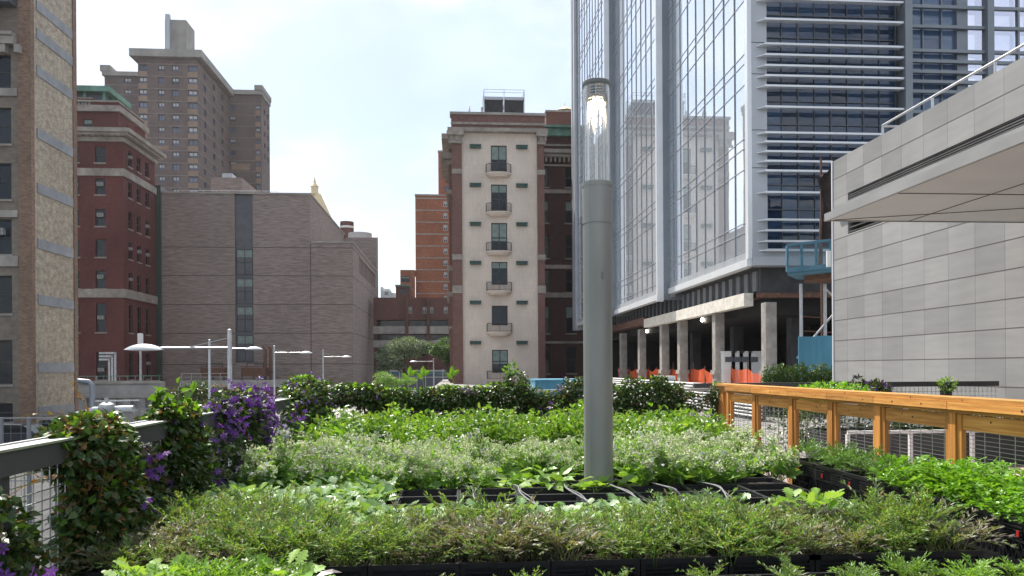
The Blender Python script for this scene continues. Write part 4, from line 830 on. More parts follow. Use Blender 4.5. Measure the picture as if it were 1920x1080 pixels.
# second glazing section and see-through screen
xh = [xg1 + .5 + (XE - xg1 - .5) * i / 3 for i in range(4)]; m = MB()
for i in range(3):
    for k in range(len(gz) - 1): m.quad([(xh[i], YN + .3, gz[k]), (xh[i + 1], YN + .3, gz[k]), (xh[i + 1], YN + .3, gz[k + 1]), (xh[i], YN + .3, gz[k + 1])])
m.build('front_glass', 'bluegl', t); m = MB()
for q in FZ: m.box(xg1 + .5, XF, YN - .12, YN + .06, q - .1, q + .06)
for x in xh[1:3]: m.box(x - .03, x + .03, YN + .2, YN + .29, hb + .9, ZTOP)
m.box(XE - .25, XE + .35, YN + .1, YN + .6, hb + .9, ZTOP); m.each('screen_beam', 'aludark', t)
MB().box(XE + .36, XF, YN + .2, YN + .22, hb + .9, ZTOP).build('screen_glass', 'skygl', t)
m = MB()
for px in (1851, 1945, 2040): x = XY(px, YN, 100); m.box(x - .18, x + .18, YN - .3, YN + .15, hb + .9, ZTOP)
x = XY(1908, YN, 100); m.box(x - .05, x + .05, YN - .1, YN + .1, hb + .9, ZTOP); m.each('screen_post', 'aludark', t)
m = MB(); m.box(XT + .35, XF, YN + .5, YC1, hb + .1, hb + .48); m.build('floor_slab', 'soffit', t)
# construction-level base
zc_ = PX(1404, 560, XT)[1] ; m = MB().box(XT + .9, XF, YN + .9, YC1 + 5, zc_ + .3, hb + .098); m.build('transfer_beam', 'soffit', t)
m = MB()
for i in range(40): y = YN + 1.2 + i * 1.15; m.box(XT + .78, XT + .898, y, y + .5, zc_ + .5, hb - .1)
m.each('soffit_rib', 'aludark', t)
m = MB().box(XT + .4, XT + .9, YN + .3, YC1, zc_ + .06, zc_ + .29).box(XT + .4, XF, YN + .1, YN + .6, zc_ + .06, zc_ + .29); m.build('steel_edge_beam', 'rust', t)
yb0 = YN + .6; yb1 = PX(1210, 600, XT)[0]; z0 = PX(1412, 571, XT)[1]; z1 = PX(1412, 546, XT)[1]
MB().box(XT - .12, XT + .38, yb0, yb1, z0, z1).build('precast_beam', 'precast', t)
MB().box(XT - .05, XT + .8, yb1 + .1, YC1 + 3, z0 + .3, z1 + .2).build('rusty_beam', 'rust', t)
MB().box(XT + .9, XF, YN + .9, YC1 + 5, z0 - .35, zc_ + .298).build('ceiling_slab', 'darkvoid', t)
for i, (px, wd) in enumerate(((1441, .55), (1346, .55), (1279, .6), (1245, .6), (1203, .6), (1168, .7))):
    y = PX(px, 640, XT + .3)[0] ; m = MB().box(XT + .05, XT + .6, y - wd * .5, y + wd * .5, -.1, z0 - .003).box(XT - .04, XT + .68, y - wd * .5 - .08, y + wd * .5 + .08, 1.15, 1.4); m.build('column', 'colconc', t)
MB().box(XT + 14, XT + 14.3, YN + 1, YC1, -.1, z0 - .36).box(XT + 1.5, XF, YC1 - 1, YC1 - .6, -.1, z0 - .36).box(XT + 9, XT + 10.2, YN + 12, YN + 13.4, -.1, z0 - .36).each('interior_wall', 'darkvoid', t)
m = MB(); [m.box(XT + 4, XT + 4.7, YN + 4 + i * 9, YN + 4.7 + i * 9, -.1, z0 - .36) for i in range(5)]; m.each('interior_column', 'soffit', t)  # dark grey stands in for the shade on these inner columns
m = MB(); z5 = ZY(1500, 546, YN + 3)
for i in range(5): m.box(XY(1455, YN + 3) + i * 1.2, XY(1455, YN + 3) + i * 1.2 + 1.18, YN + 3, YN + 3.2, z5 - .5 - (i % 2) * .4, z5 + .1)
m.each('block_wall', 'colconc', t)
for px, py, dy in ((1317, 600, 4), (1213, 621, 4)):
    yy = PX(px, py, XT + .76)[0]; zz = PX(px, py, XT + .76)[1]; L = thing('work_light', 'lit white work light hanging under the concrete beam, %s one' % ('nearer' if px > 1300 else 'farther'), 'work light', (XT + .76, yy, zz), 'work lights under the tower')
    MB().lathe((XT + .76, yy, zz - .12), [(.02, 0), (.12, .08), (.12, .18), (.02, .26)], 10).build('bulb', 'worklight', L, smooth=True); MB().bar((XT + .76, yy, zz + .14), (XT + .76, yy, z0 + .2), .03).build('cord', 'blackmetal', L)
# orange netting fence along the columns
ys = [YN + .2 + i * 2.35 for i in range(16)]
m = MB(); t = thing('safety_fence', 'orange plastic safety netting strung on stakes between the tower columns', 'fence', (XT + .80, YN + 8, -.1))
for i in range(15):
    a, b = ys[i], ys[i + 1]
    for k in range(6):
        p, q = k / 6, (k + 1) / 6; sg = lambda f: .28 * math.sin(math.pi * f) * (1 if i % 3 == 0 else .35)
        wv = lambda f: .05 * math.sin(f * 9 + i)
        m.quad([(XT + .80 + wv(p), a + (b - a) * p, -.08), (XT + .80 + wv(q), a + (b - a) * q, -.08), (XT + .83 - wv(q), a + (b - a) * q, .7 - sg(q) / 2), (XT + .83 - wv(p), a + (b - a) * p, .7 - sg(p) / 2)])
        m.quad([(XT + .83 - wv(p), a + (b - a) * p, .72 - sg(p) / 2), (XT + .83 - wv(q), a + (b - a) * q, .72 - sg(q) / 2), (XT + .80 + wv(q), a + (b - a) * q, 1.5 - sg(q)), (XT + .80 + wv(p), a + (b - a) * p, 1.5 - sg(p))])
m.build('netting', 'netting', t)
for y in ys: MB().bar((XT + .83, y, -.1), (XT + .83, y, 1.95 if int(y) % 2 else 1.65), .06).build('stake', 'rust', t)
# white cabinets
for i, px in enumerate((1366, 1381, 1396, 1413)):
    x = XY(px, YN + 5, 680); z1 = ZY(px, 661, YN + 5); wd = .8 if i < 3 else 1.5
    c = thing('equipment_cabinet', 'white metal equipment cabinet under the tower, %s in the row' % ('leftmost', 'second from left', 'third from left', 'rightmost and widest')[i], 'cabinet', (x, YN + 5, -.1), 'white cabinets stored under the tower')
    MB().box(x - .3, x - .3 + wd - .1, YN + 5, YN + 5.9, -.1, z1).build('body', 'white', c); MB().box(x - .2, x + .25, YN + 4.96, YN + 4.997, z1 - .55, z1 - .25).build('vent', 'bluepanel', c); MB().box(x - .35, x - .3 + wd - .05, YN + 4.9, YN + 6, z1 + .003, z1 + .08).build('lid', 'white', c)
# white slatted barrier in front
XBr = 9.4; yb_a = PX(1148, 710, XBr)[0]; yb_b = PX(1428, 730, XBr)[0]
t = thing('slatted_barrier', 'long white barrier of horizontal pipes behind the rear vine fence', 'barrier', (XBr, 25, -.1))
for i in range(9): z_ = .02 + i * .115; MB().tube([(XBr, yb_a, z_), (XBr, yb_b, z_)], .034, 8).build('pipe', 'white', t, smooth=True)
for i in range(9): y = yb_a + (yb_b - yb_a) * i / 8; MB().box(XBr + .05, XBr + .12, y - .04, y + .04, -.1, 1.0).build('post', 'soffit', t)
yu = PX(1249, 712, XBr + .4)[0]; x0, x1 = XY(1233, yu), XY(1266, yu)
MB().box(XBr + .13, XBr + .15, yb_a, yb_b, -.09, .93).build('backing_board', 'soffit', t)
t = thing('white_utility_box', 'white sheet metal utility box standing behind the white pipe barrier', 'box', (XBr + .4, yu, -.1))
MB().box(x0, x1, yu, yu + .8, -.1, ZY(1250, 705, yu)).box(x0 - .12, x0 - .003, yu + .1, yu + .5, -.1, ZY(1250, 704, yu)).build('body', 'white', t); MB().box(x0 + .06, x1 - .06, yu - .03, yu - .003, .3, 1.05).build('door', 'alu', t)

# ================================================================ SCAFFOLD, PLYWOOD, NET
Ys = 30.; t = thing('sidewalk_shed', 'scaffold platform with blue mesh railing on steel posts beside the grey wall', 'scaffold', (XY(1520, Ys), Ys, -.1))
a, b = XY(1476, Ys, 480), XY(1600, Ys, 480); zd = ZY(1500, 516, Ys); zt2 = ZY(1500, 460, Ys)
MB().prism([(a, Ys), (b, Ys - 3), (b, Ys + 1.5), (a + 1.1, Ys + 1.5)], zd, zd + .14).build('platform', 'bluerail', t)
MB().prism([(a + .8, Ys + .1), (b, Ys - 2.5), (b, Ys + 1.2), (a + 1.3, Ys + 1.2)], zd - .2, zd - .003).build('joist', 'rust', t)
m = MB()
def sp_(f, zz): return (a + (b - a) * f, Ys - 3 * f, zz)
for i in range(8): m.bar(sp_(i / 7, zd + .14), sp_(i / 7, zt2), .09)
m.bar(sp_(0, zt2), sp_(1, zt2), .1).bar(sp_(0, zd + .2), sp_(1, zd + .2), .12, .2); m.build('guard_rail', 'bluerail', t)
MB().quad([sp_(0, zd + .25), sp_(1, zd + .25), sp_(1, zt2 - .06), sp_(0, zt2 - .06)]).build('mesh_panel', 'bluemesh', t)
for px in (1502, 1547):
    x = XY(px, Ys + .5, 600); MB().tube([(x, Ys + .5, -.1), (x, Ys + .5, zd - .3)], .07, 8).build('post', 'galv', t, smooth=True)
x = XY(1502, Ys + 3); MB().tube([(XY(1540, Ys + .6), Ys + .6, ZY(1540, 405, Ys)), (XY(1536, Ys + .6), Ys + .6, zd)], .05, 8).build('standard_tube', 'rust', t, smooth=True)
MB().tube([(XY(1525, Ys + .5), Ys + .5, ZY(1525, 632, Ys)), (XY(1565, Ys + .5), Ys + .5, ZY(1565, 585, Ys))], .045, 6).tube([(XY(1550, Ys + .5), Ys + .5, ZY(1550, 540, Ys)), (XY(1570, Ys + .5), Ys + .5, ZY(1565, 562, Ys))], .045, 6).each('brace', 'galv', t)
m = MB(); 
for y in (590, 618, 540): z_ = ZY(1530, y, Ys); m.tube([(XY(1500, Ys + 1), Ys + 1, z_), (XY(1580, Ys + 1), Ys + 1, z_ - .1)], .025, 6)
m.each('tie_rod', 'rust', t); MB().box(XY(1549, Ys - 1.9, 480), XY(1556, Ys - 1.9, 480), Ys - 1.98, Ys - 1.9, ZY(1550, 500, Ys - 2), ZY(1550, 470, Ys - 2)).build('notice_board', 'white', t)
t = thing('plywood_hoarding', 'bright blue painted plywood hoarding below the scaffold', 'hoarding', (XY(1530, 28.5), 28.5, -.1))
a, b = XY(1497, 28.5, 650), XY(1600, 28.5, 650); zt3 = ZY(1530, 631, 28.5)
m = MB(); 
for i in range(3): m.box(a + (b - a) * i / 3 + .004, a + (b - a) * (i + 1) / 3 - .004, 28.5, 28.53, -.1, zt3 + .03 * (i % 2))
m.build('plywood_sheet', 'blueply', t); MB().box(a, b, 28.56, 28.66, .9, 1.0).box(a, b, 28.56, 28.66, 1.9, 2.0).box(a + .05, a + .15, 28.535, 28.555, -.1, zt3 - .1).each('batten', 'bluerail', t)
t = thing('debris_net', 'dark brown debris netting hanging from poles behind the grey wall corner', 'netting', (XY(1570, 33), 33, 5))
a, b = XY(1538, 33, 380), XY(1625, 33, 380); m = MB(); zA, zB = ZY(1550, 448, 33), ZY(1550, 300, 33); K = 24
for i in range(K):
    p, q = i / K, (i + 1) / K; w1 = .12 * math.sin(p * 22), .12 * math.sin(q * 22); e = lambda f: .35 * (1 - f * 4) if f < .25 else 0
    for k in range(5):
        za, zb_ = zA + (zB - zA) * k / 5, zA + (zB - zA) * (k + 1) / 5; o1 = .1 * math.sin(k * 2.1)
        m.quad([(a + (b - a) * p + (.15 * math.sin(k) if i == 0 else 0), 33 + w1[0] + o1, za - (.3 * math.sin(p * 15) if k == 0 else 0)), (a + (b - a) * q, 33 + w1[1] + o1, za - (.3 * math.sin(q * 15) if k == 0 else 0)), (a + (b - a) * q, 33 + w1[1] + .1 * math.sin(k * 2.1 + 2.1), zb_ + (.12 * math.sin(q * 30) - e(q) * 3 if k == 4 else 0)), (a + (b - a) * p + (.15 * math.sin(k + 1) if i == 0 else 0), 33 + w1[0] + .1 * math.sin(k * 2.1 + 2.1), zb_ + (.12 * math.sin(p * 30) - e(p) * 3 if k == 4 else 0))])
m.build('net_sheet', 'darknet', t); m = MB()
for f in (.1, .6): m.tube([(a + (b - a) * f, 33.35, -.1), (a + (b - a) * f, 33.35, zB + .2)], .05, 6)
m.each('pole', 'rust', t)
# steps / pale block stack behind hedge and hedge itself built with plants below

# ================================================================ GREY PANEL BUILDING (right)
XW = 11.; Yf = PX(1562, 500, XW)[0]; zt = PX(1562, 303, XW)[1]
t = thing('grey_panel_building', 'grey panel clad building at the right with dark louvre slots and a roof rail', 'building', (XW, Yf, -.1))
va0 = PX(1590, 370, XW); va1 = PX(1590, 415, XW); 
sz1 = PX(1900, 222, XW)[1]; sz0 = PX(1900, 243, XW)[1]; lz1, lz0 = PX(1592, 398, XW)[1], PX(1592, 438, XW)[1]
yv = PX(1590, 400, XW)[0]
ph, pw_ = .6, .86
m = MB(); holes(m, 'x', XW, -6, Yf, -.1, zt, [(-6, yv, sz0, sz1), (14.5, yv, lz0, lz1)], -1, .3)
m.quad([(XW, Yf, -.1), (30, Yf, -.1), (30, Yf, zt), (XW, Yf, zt)]); m.quad([(XW, -6, zt), (30, -6, zt), (30, Yf, zt), (XW, Yf, zt)]); m.quad([(30, -6, -.1), (30, Yf, -.1), (30, Yf, zt), (30, -6, zt)])
m.build('panel_wall', 'panel', t)
for a0_, a1_, z0, z1 in ((-6, yv, sz0, sz1), (14.5, yv, lz0, lz1)):
    n = max(4, int((z1 - z0) / .10)); m = MB().box(XW + .28, XW + .32, a0_, a1_, z0, z1)
    for i in range(n): q = z0 + (z1 - z0) * (i + .3) / n; m.box(XW + .02, XW + .22, a0_ + .01, a1_ - .01, q, q + .03, 1)
    m.each('louvre', ['darkvoid', 'soffit'], t)
MB().box(XW - .025, XW + .05, Yf - .02, Yf + .03, -.1, zt + .01).build('edge_highlight', 'alubright', t)  # bright strip put in for the light along the wall's far edge
MB().box(XW - .12, XW - .003, -6, yv + .6, sz0 - .30, sz0 - .06).each('ledge', 'fascia', t)
Xo = 7.0; hz = EYE + 2.75; yfar = PY(1552, 413, 1)[0] and None
# canopy: far tip on the ray of px (1552,413)
a_, b_, c_ = ray(1552, 413); tt = Xo / a_; yfar = b_ * tt; hz = EYE + c_ * tt
m = MB().prism([(Xo, -4), (XW - .004, -4), (XW - .004, yfar), (Xo, yfar)], hz, hz + .10); m.build('canopy_soffit', 'panelflat', t)
MB().box(Xo - .06, Xo - .003, -4, yfar + .02, hz - .02, hz + .12).box(Xo - .06, XW - .01, yfar + .003, yfar + .03, hz - .015, hz + .05).build('canopy_fascia', 'fascia', t)
MB().box(Xo + .02, XW - .01, -4, yfar - .2, hz + .102, hz + .16).build('canopy_top', 'fascia', t)
m = MB(); m.bar((Xo + .1, yfar - .05, hz - .002), (XW - .1, yfar - 1.6, hz - .002), .015).bar((Xo, yfar - 2.2, hz - .002), (XW, yfar - 2.2, hz - .002), .015).bar((Xo + 1.6, yfar, hz - .0025), (Xo + 1.6, 0, hz - .0025), .012); m.each('soffit_joint', 'joint', t)
m = MB()
for k in range(-3, 14):
    z_ = _zr[0] + k * PH
    if -.05 < z_ < zt - .1 and not (sz0 - .35 < z_ < sz1): m.box(XW - .003, XW + .02, -6, Yf - .03, z_ - .008, z_ + .008)
m.build('panel_joint', 'joint', t)
# roof rail
zr2 = PX(1657, 234, XW + .4)[1]; yr0 = PX(1655, 235, XW + .4)[0]; m = MB().tube([(XW + .4, -4, zr2), (XW + .4, yr0, zr2)], .03, 8)
y = yr0
while y > 0: m.tube([(XW + .4, y, zt), (XW + .4, y, zr2)], .03, 6); y -= 2.1
m.tube([(XW + .4, yr0, zr2 - .02), (XW + 1.2, yr0, zr2 - .02)], .03, 6); m.build('roof_railing', 'galv', t, smooth=True)

# ================================================================ WIRE MESH HELPERS, FENCES
def wiremesh(mb, ax, c, a0, a1, z0, z1, da, dz, r=.0028):
    a = a0
    while a < a1:
        if ax == 'x': mb.box(c - r, c + r, a - r, a + r, z0, z1)
        else: mb.box(a - r, a + r, c - r, c + r, z0, z1)
        a += da
    z = z0
    while z < z1:
        if ax == 'x': mb.box(c + r, c + 3 * r, a0, a1, z - r, z + r)
        else: mb.box(a0, a1, c + r, c + 3 * r, z - r, z + r)
        z += dz
XLf = -2.08; YR = 11.45; CZ = 1.25
t = thing('metal_railing', 'grey metal terrace railing with wire mesh along the left side, overgrown by vines', 'railing', (XLf, 5, 0))
MB().box(XLf - .07, XLf + .07, 1.0, YR, CZ - .012, CZ).box(XLf - .055, XLf - .035, 1.0, YR, CZ + .002, CZ + .008).build('cap_rail', 'galv', t)
MB().box(XLf + .045, XLf + .058, 1.0, YR, CZ - .125, CZ - .014).build('face_board', 'soffit', t)
m = MB(); wiremesh(m, 'x', XLf, 1.2, YR, .05, CZ - .14, .075, .05); m.build('wire_mesh', 'galv', t)
for y in (1.6, 3.55, 5.5, 7.45, 9.4, 11.35): MB().box(XLf - .035, XLf + .03, y - .03, y + .03, 0, CZ - .015).build('post', 'soffit', t)
t = thing('metal_railing', 'grey metal railing with wire mesh across the rear of the terrace under the vines', 'railing', (1, YR, 0))
XRr = XY(1366, YR)
MB().box(XLf - .07, XRr, YR + .002, YR + .13, CZ - .03, CZ + .012).build('cap_rail', 'galv', t)
m = MB(); wiremesh(m, 'y', YR + .06, XLf, XRr, .05, CZ - .1, .075, .05); m.build('wire_mesh', 'galv', t)
for i in range(5): x = XLf + .1 + i * (XRr - XLf - .2) / 4; MB().box(x - .03, x + .03, YR + .03, YR + .09, 0, CZ - .032).build('post', 'soffit', t)
t = thing('plaza_railing', 'dark metal plaza railing with square mesh between wooden fence and grey wall', 'railing', (8, 14.3, -.1))
a, b = 4.6, XW - .15; MB().box(a, b, 14.25, 14.36, CZ - .07, CZ + .03).build('cap_rail', 'soffit', t); m = MB(); wiremesh(m, 'y', 14.3, a, b, .0, CZ - .08, .09, .09, .004); m.build('wire_mesh', 'galv', t)
for px in (1640, 1765, 1900): x = XY(px, 14.3); MB().box(x - .08, x + .08, 14.1, 14.24, -.1, CZ + .025).build('post', 'soffit', t)
# wooden fence
XF_ = 4.1; t = thing('wooden_fence', 'orange stained cedar fence with wire mesh panels along the right side', 'fence', (XF_, 9, 0))
py = [PX(px, 780, XF_)[0] for px in (1371, 1421, 1491, 1566, 1656, 1797)]; py += [py[-1] - 1.45, py[-1] - 2.9, py[-1] - 4.35]
fz = CZ + .09
MB().box(XF_ - .09, XF_ + .11, py[-1], YR - .05, fz - .035, fz).build('cap_board', 'woodH', t)
for i in range(len(py) - 1): MB().box(XF_ - .10, XF_ - .062, py[i + 1] + .004, py[i] - .004, fz - .098, fz - .038).build('face_rail', 'woodH', t)
MB().box(XF_ - .058, XF_ + .05, py[-1], YR - .06, fz - .13, fz - .037).build('top_rail', 'woodH', t)
for i, y in enumerate(py):
    MB().box(XF_ - .06, XF_ + .03, y - .045, y + .045, -.02, fz - .13).build('post', 'woodV', t)
    if i < len(py) - 1:
        y2 = py[i + 1]; p = MB().box(XF_ - .035, XF_ + .0, y2 + .10, y - .10, fz - .26, fz - .14).build('panel_rail', 'woodH', t)
        MB().box(XF_ - .045, XF_ - .005, y - .10, y - .05, 0, fz - .135).build('stile', 'woodV', t); MB().box(XF_ - .045, XF_ - .005, y2 + .05, y2 + .10, 0, fz - .135).build('stile', 'woodV', t)
        m = MB(); wiremesh(m, 'x', XF_ + .02, y2 + .05, y - .05, .05, fz - .2, .16, .034, .0020); m.build('wire_mesh', 'galv', t)
        for k in range(5):
            yy = y2 + .15 + random.random() * (y - y2 - .3); zz = (fz - .018, fz - .07, fz - .07, fz - .20, fz - .18)[k]; xx = (XF_ - .0905, XF_ - .1005, XF_ - .1005, XF_ - .0355, XF_ - .0355)[k]; q = random.uniform(.005, .012)
            MB().tube([(xx - .0012, yy, zz), (xx + .0004, yy, zz)], q, 7).build('knot', 'knot', t)
        for zz in (fz - .17, fz - .23): MB().tube([(XF_ - .048, y2 + .075, zz), (XF_ - .045, y2 + .075, zz)], .006, 6).build('screw_head', 'galv', t)
MB().box(XF_ - .05, XF_ + .04, py[0] + .2, YR - .06, 0, fz - .125).build('end_post', 'woodV', t)
# white guard rail on plaza
t = thing('guard_rail', 'low white metal guard rail on the plaza seen through the wooden fence mesh', 'rail', (7, 11, -.1))
p0 = XY(1591, 11, 810); p1 = XY(1940, 11, 830); zg = ZY(1600, 808, 11); MB().box(p0, p1, 11, 11.05, zg - .05, zg).build('rail', 'white', t)
for i in range(4): x = p0 + (p1 - p0) * i / 3; MB().box(x - .025, x + .025, 11.0, 11.05, -.1, zg - .052).build('post', 'white', t)
t = thing('planter', 'long dark planter box on the plaza behind the wooden fence', 'planter', (8, 12.6, -.1))
MB().box(6.2, 10.8, 12.2, 12.24, -.11, .5).box(6.2, 10.8, 12.9, 12.94, -.11, .5).box(6.2, 6.24, 12.24, 12.9, -.11, .5).box(10.76, 10.8, 12.24, 12.9, -.11, .5).build('box', 'soffit', t); MB().box(6.25, 10.75, 12.25, 12.89, .3, .42).build('soil', 'soil', t)

# ================================================================ LAMP COLUMN
a_, b_, c_ = ray(1123, 905); LX, LY = XY(1122.5, 6.6, 905), 6.6
t = thing('lamp_column', 'tall grey cylindrical lamp column with a lit clear glass top rising from the crates', 'lamp', (LX, LY, 0))
zl = lambda y: ZY(1120, y, LY); r_ = (XY(1148.5, LY, 600) - XY(1094, LY, 600)) / 2 * .985
MB().lathe((LX, LY, 0), [(r_, 0), (r_, zl(424))], 48).build('post', 'lamp', t, smooth=True)
MB().lathe((LX, LY, zl(423)), [(r_ - .006, -.01), (r_ - .006, .012), (r_, .0125), (r_, zl(345) - zl(423)), (.01, zl(345) - zl(423) + .001)], 48).build('upper_post', 'lamp', t, smooth=True)
MB().lathe((LX, LY, zl(345)), [(r_ + .004, -.03), (r_ + .004, .006), (r_ - .012, .007)], 48).build('collar', 'lamp', t, smooth=True)
zc0, zc1 = zl(345), zl(163); rg = r_ * .93
MB().lathe((LX, LY, zc0), [(rg, .008), (rg, zc1 - zc0)], 48).build('glass_tube', 'tubeglass', t, smooth=True)
m = MB()
for a in (20, 75, 130, 200, 255, 310): m.tube([(LX + rg * .72 * math.cos(R(a)), LY + rg * .72 * math.sin(R(a)), zc0 + .003), (LX + rg * .72 * math.cos(R(a)), LY + rg * .72 * math.sin(R(a)), zc1)], .006, 6)
m.each('support_rod', 'chrome', t)
m = MB(); zr0 = zl(194)
for i in range(6): zz = zr0 + (zc1 - zr0) * i / 6; m.lathe((LX, LY, zz), [(rg * .74, 0), (rg * .95, .008), (rg * .74, .016)], 40)
m.each('reflector_ring', 'chrome', t, smooth=True)
MB().lathe((LX, LY, zr0 + .01), [(rg * .66, 0), (rg * .60, zc1 - zr0 - .02)], 32).build('lamp_housing', 'aludark', t, smooth=True)
MB().lathe((LX, LY, zr0 - .012), [(.001, -.03), (rg * .45, -.025), (rg * .66, 0), (rg * .66, .015), (.001, .018)], 32).build('light_source', 'glow', t, smooth=True)
MB().lathe((LX, LY, zl(162)), [(.001, -.004), (r_ * .98, -.004), (r_ * 1.0, .02), (r_ * .97, .03), (.001, .034)], 48).build('cap', 'lamp2', t, smooth=True)
pl = bpy.data.lights.new('lamp_bulb', 'POINT'); pl.energy = 3; pl.color = (1, .8, .55); pl.shadow_soft_size = .05; po = bpy.data.objects.new('lamp_bulb', pl); COL.objects.link(po); po.parent = t; po.location = (0, 0, zr0 - .09)
MB().box(LX - .012 + .02, LX + .03, LY - r_ - .002, LY - r_ + .01, zl(527), zl(513)).build('access_plate', 'lamp2', t)

# ================================================================ STREET LAMPS (left)
def street_lamp(px, Y, ytop, arms, thick, label):
    x = XY(px, Y, 700); zt = ZY(px, ytop, Y); t = thing('street_lamp', label, 'street lamp', (x, Y, GZ), 'street lamps with domed heads')
    MB().lathe((x, Y, GZ), [(thick * .75, 0), (thick * .7, .4), (thick * .5, .45), (thick * .42, zt - GZ), (.01, zt - GZ + .02)], 12).each('pole', 'galv', t, smooth=True)
    for hx, hy, hl in arms:
        X = XY(hx, Y, hy); zh = ZY(hx, hy, Y); s = 1 if X > x else -1; L = hl; xa = X - s * L * .5
        MB().tube([(x, Y, zh + .02), (xa + s * .1, Y, zh + .02)], .035, 8).build('arm', 'galv', t, smooth=True)
        MB().bar((x, Y, zt - .25), (x + (xa - x) * .65, Y, zh + .03), .018).build('stay_cable', 'galv', t)
        h = MB(); pr = [(L * .5, 0), (L * .45, L * .04), (L * .37, L * .085), (L * .26, L * .125), (L * .14, L * .15), (.001, L * .158)]
        h.lathe((X, Y, zh - L * .03), pr, 24, sy=.55); hd = h.build('lamp_head', 'alu', t, smooth=True)
        MB().lathe((X, Y, zh - L * .03 - .004), [(.001, -.03), (L * .3, -.02), (L * .44, 0)], 24, sy=.55).build('lens', 'white', hd, smooth=True)
street_lamp(431, 24, 618, [(270, 654, 1.2)], .16, 'nearest street lamp with a thick pole and one big domed head reaching left')
street_lamp(393, 42, 637, [(476, 654, 1.0)], .16, 'thin street lamp left of the thick pole, its small head reaching right')
street_lamp(514.5, 56, 648, [(574, 661.5, .95)], .15, 'street lamp in front of the grey brick wall beside two dark exhaust pipes')
street_lamp(606, 78, 656, [(650, 669, 1.05)], .16, 'small distant street lamp near the right end of the grey brick wall')
street_lamp(813, 96, 672, [(776, 678, 1.1)], .15, 'distant street lamp in front of the pale tree with its head reaching left')
# parapet, pipes, roof equipment, fence, car on the left
t = thing('concrete_parapet', 'low concrete parapet wall with a green handrail below the red brick building', 'wall', (XY(220, 60), 60, GZ))
a, b = XY(146, 60), XY(300, 60); z1 = ZY(220, 716, 60); hs_ = [(a + .6 + i * 1.1, a + 1.2 + i * 1.1, ZY(220, 766, 60), ZY(220, 748, 60)) for i in range(5)]
m = MB(); holes(m, 'y', 60, a, b, GZ, z1, hs_, -1, .3); m.box(a, b, 60.31, 61, GZ, z1 - .01); m.build('wall', 'concrete', t); m = MB()
m.box(a, b, 59.85, 59.997, z1 - .15, z1 + .08).box(a, b, 59.85, 59.997, ZY(220, 746, 60), ZY(220, 742, 60)); m.each('ledge', 'stone', t)
m = MB(); [m.bar((a + i * .6, 60.2, z1), (a + i * .6, 60.2, z1 + .45), .03) for i in range(11)]; m.bar((a, 60.2, z1 + .45), (b, 60.2, z1 + .45), .05); m.build('handrail', 'copper', t)
t = thing('steam_pipe', 'thick silver insulated pipes with an elbow behind the left railing', 'pipe', (XY(200, 40), 40, GZ))
x0 = XY(172, 40); MB().tube([(x0, 40, GZ), (x0, 40, ZY(172, 722, 40)), (x0 - .15, 40, ZY(172, 716, 40)), (x0 - .7, 40, ZY(172, 714, 40))], .13, 12).build('riser', 'aludark', t, smooth=True)
zz = ZY(215, 768, 40); MB().tube([(XY(150, 40), 39.2, zz - .3), (XY(190, 40), 39.2, zz), (XY(262, 40), 39.2, zz + .05)], .2, 14).build('main_pipe', 'galv', t, smooth=True)
MB().lathe((XY(199, 39), 39, zz - .1), [(.33, 0), (.4, .2), (.36, .42), (.2, .52), (.1, .55), (.1, .75)], 16).build('valve_dome', 'galv', t, smooth=True)
m = MB(); [m.lathe((XY(232 + i * 8, 39.2), 39.2, zz - .05), [(.26, 0), (.26, .1)], 12) for i in range(3)]; m.bar((XY(178, 40), 40, ZY(200, 752, 40)), (XY(260, 40), 40, ZY(200, 751, 40)), .07).each('bracket', 'galv', t)
t = thing('equipment_deck', 'concrete roof ledge with a thin railing below the grey brown building', 'ledge', (XY(440, 98), 98, GZ))
a, b = XY(338, 98), XY(550, 98); z1 = ZY(440, 713, 98); MB().box(a, b, 98, 103, GZ, z1 - .9).build('wall', 'brownred', t); MB().box(a, b, 97.6, 103, z1 - .898, z1).build('slab', 'concrete', t)
m = MB(); [m.bar((a + .2 + i * 1.2, 97.8, z1), (a + .2 + i * 1.2, 97.8, z1 + .9), .05) for i in range(6)]; m.bar((a, 97.8, z1 + .9), (a + 6.5, 97.8, z1 + .9), .06).bar((a, 97.8, z1 + .45), (a + 6.5, 97.8, z1 + .45), .05).build('railing', 'galv', t)
for i, (a, b) in enumerate(((376, 421), (452, 498))):
    x0, x1 = XY(a, 99, 700), XY(b, 99, 700); zb, zz = z1 + .5, ZY(400, 690, 99); t = thing('rooftop_chiller', 'dark slatted rooftop chiller with a frame on top, %s' % ('left of the thick lamp pole' if i == 0 else 'below the strip windows'), 'chiller', ((x0 + x1) / 2, 99, z1), 'dark rooftop chillers')
    m = MB().box(x0, x1, 99, 101, zb, zz); [m.box(x0, x1, 98.94, 98.998, zb + .1 + k * .22, zb + .2 + k * .22) for k in range(6)]; m.build('body', 'rust', t)
    m = MB(); [m.bar((x, 99.1, z1), (x, 99.1, zb), .12) for x in (x0 + .1, (x0 + x1) / 2, x1 - .1)]; m.each('leg', 'blackmetal', t)
    zf = ZY(400, 681, 99); m = MB(); [m.bar((x, 99.5, zz), (x, 99.5, zf), .08) for x in (x0 + .6, x1 - .4)]; m.bar((x0 + .6, 99.5, zf), (x1 - .4, 99.5, zf), .1).build('frame', 'blackmetal', t)
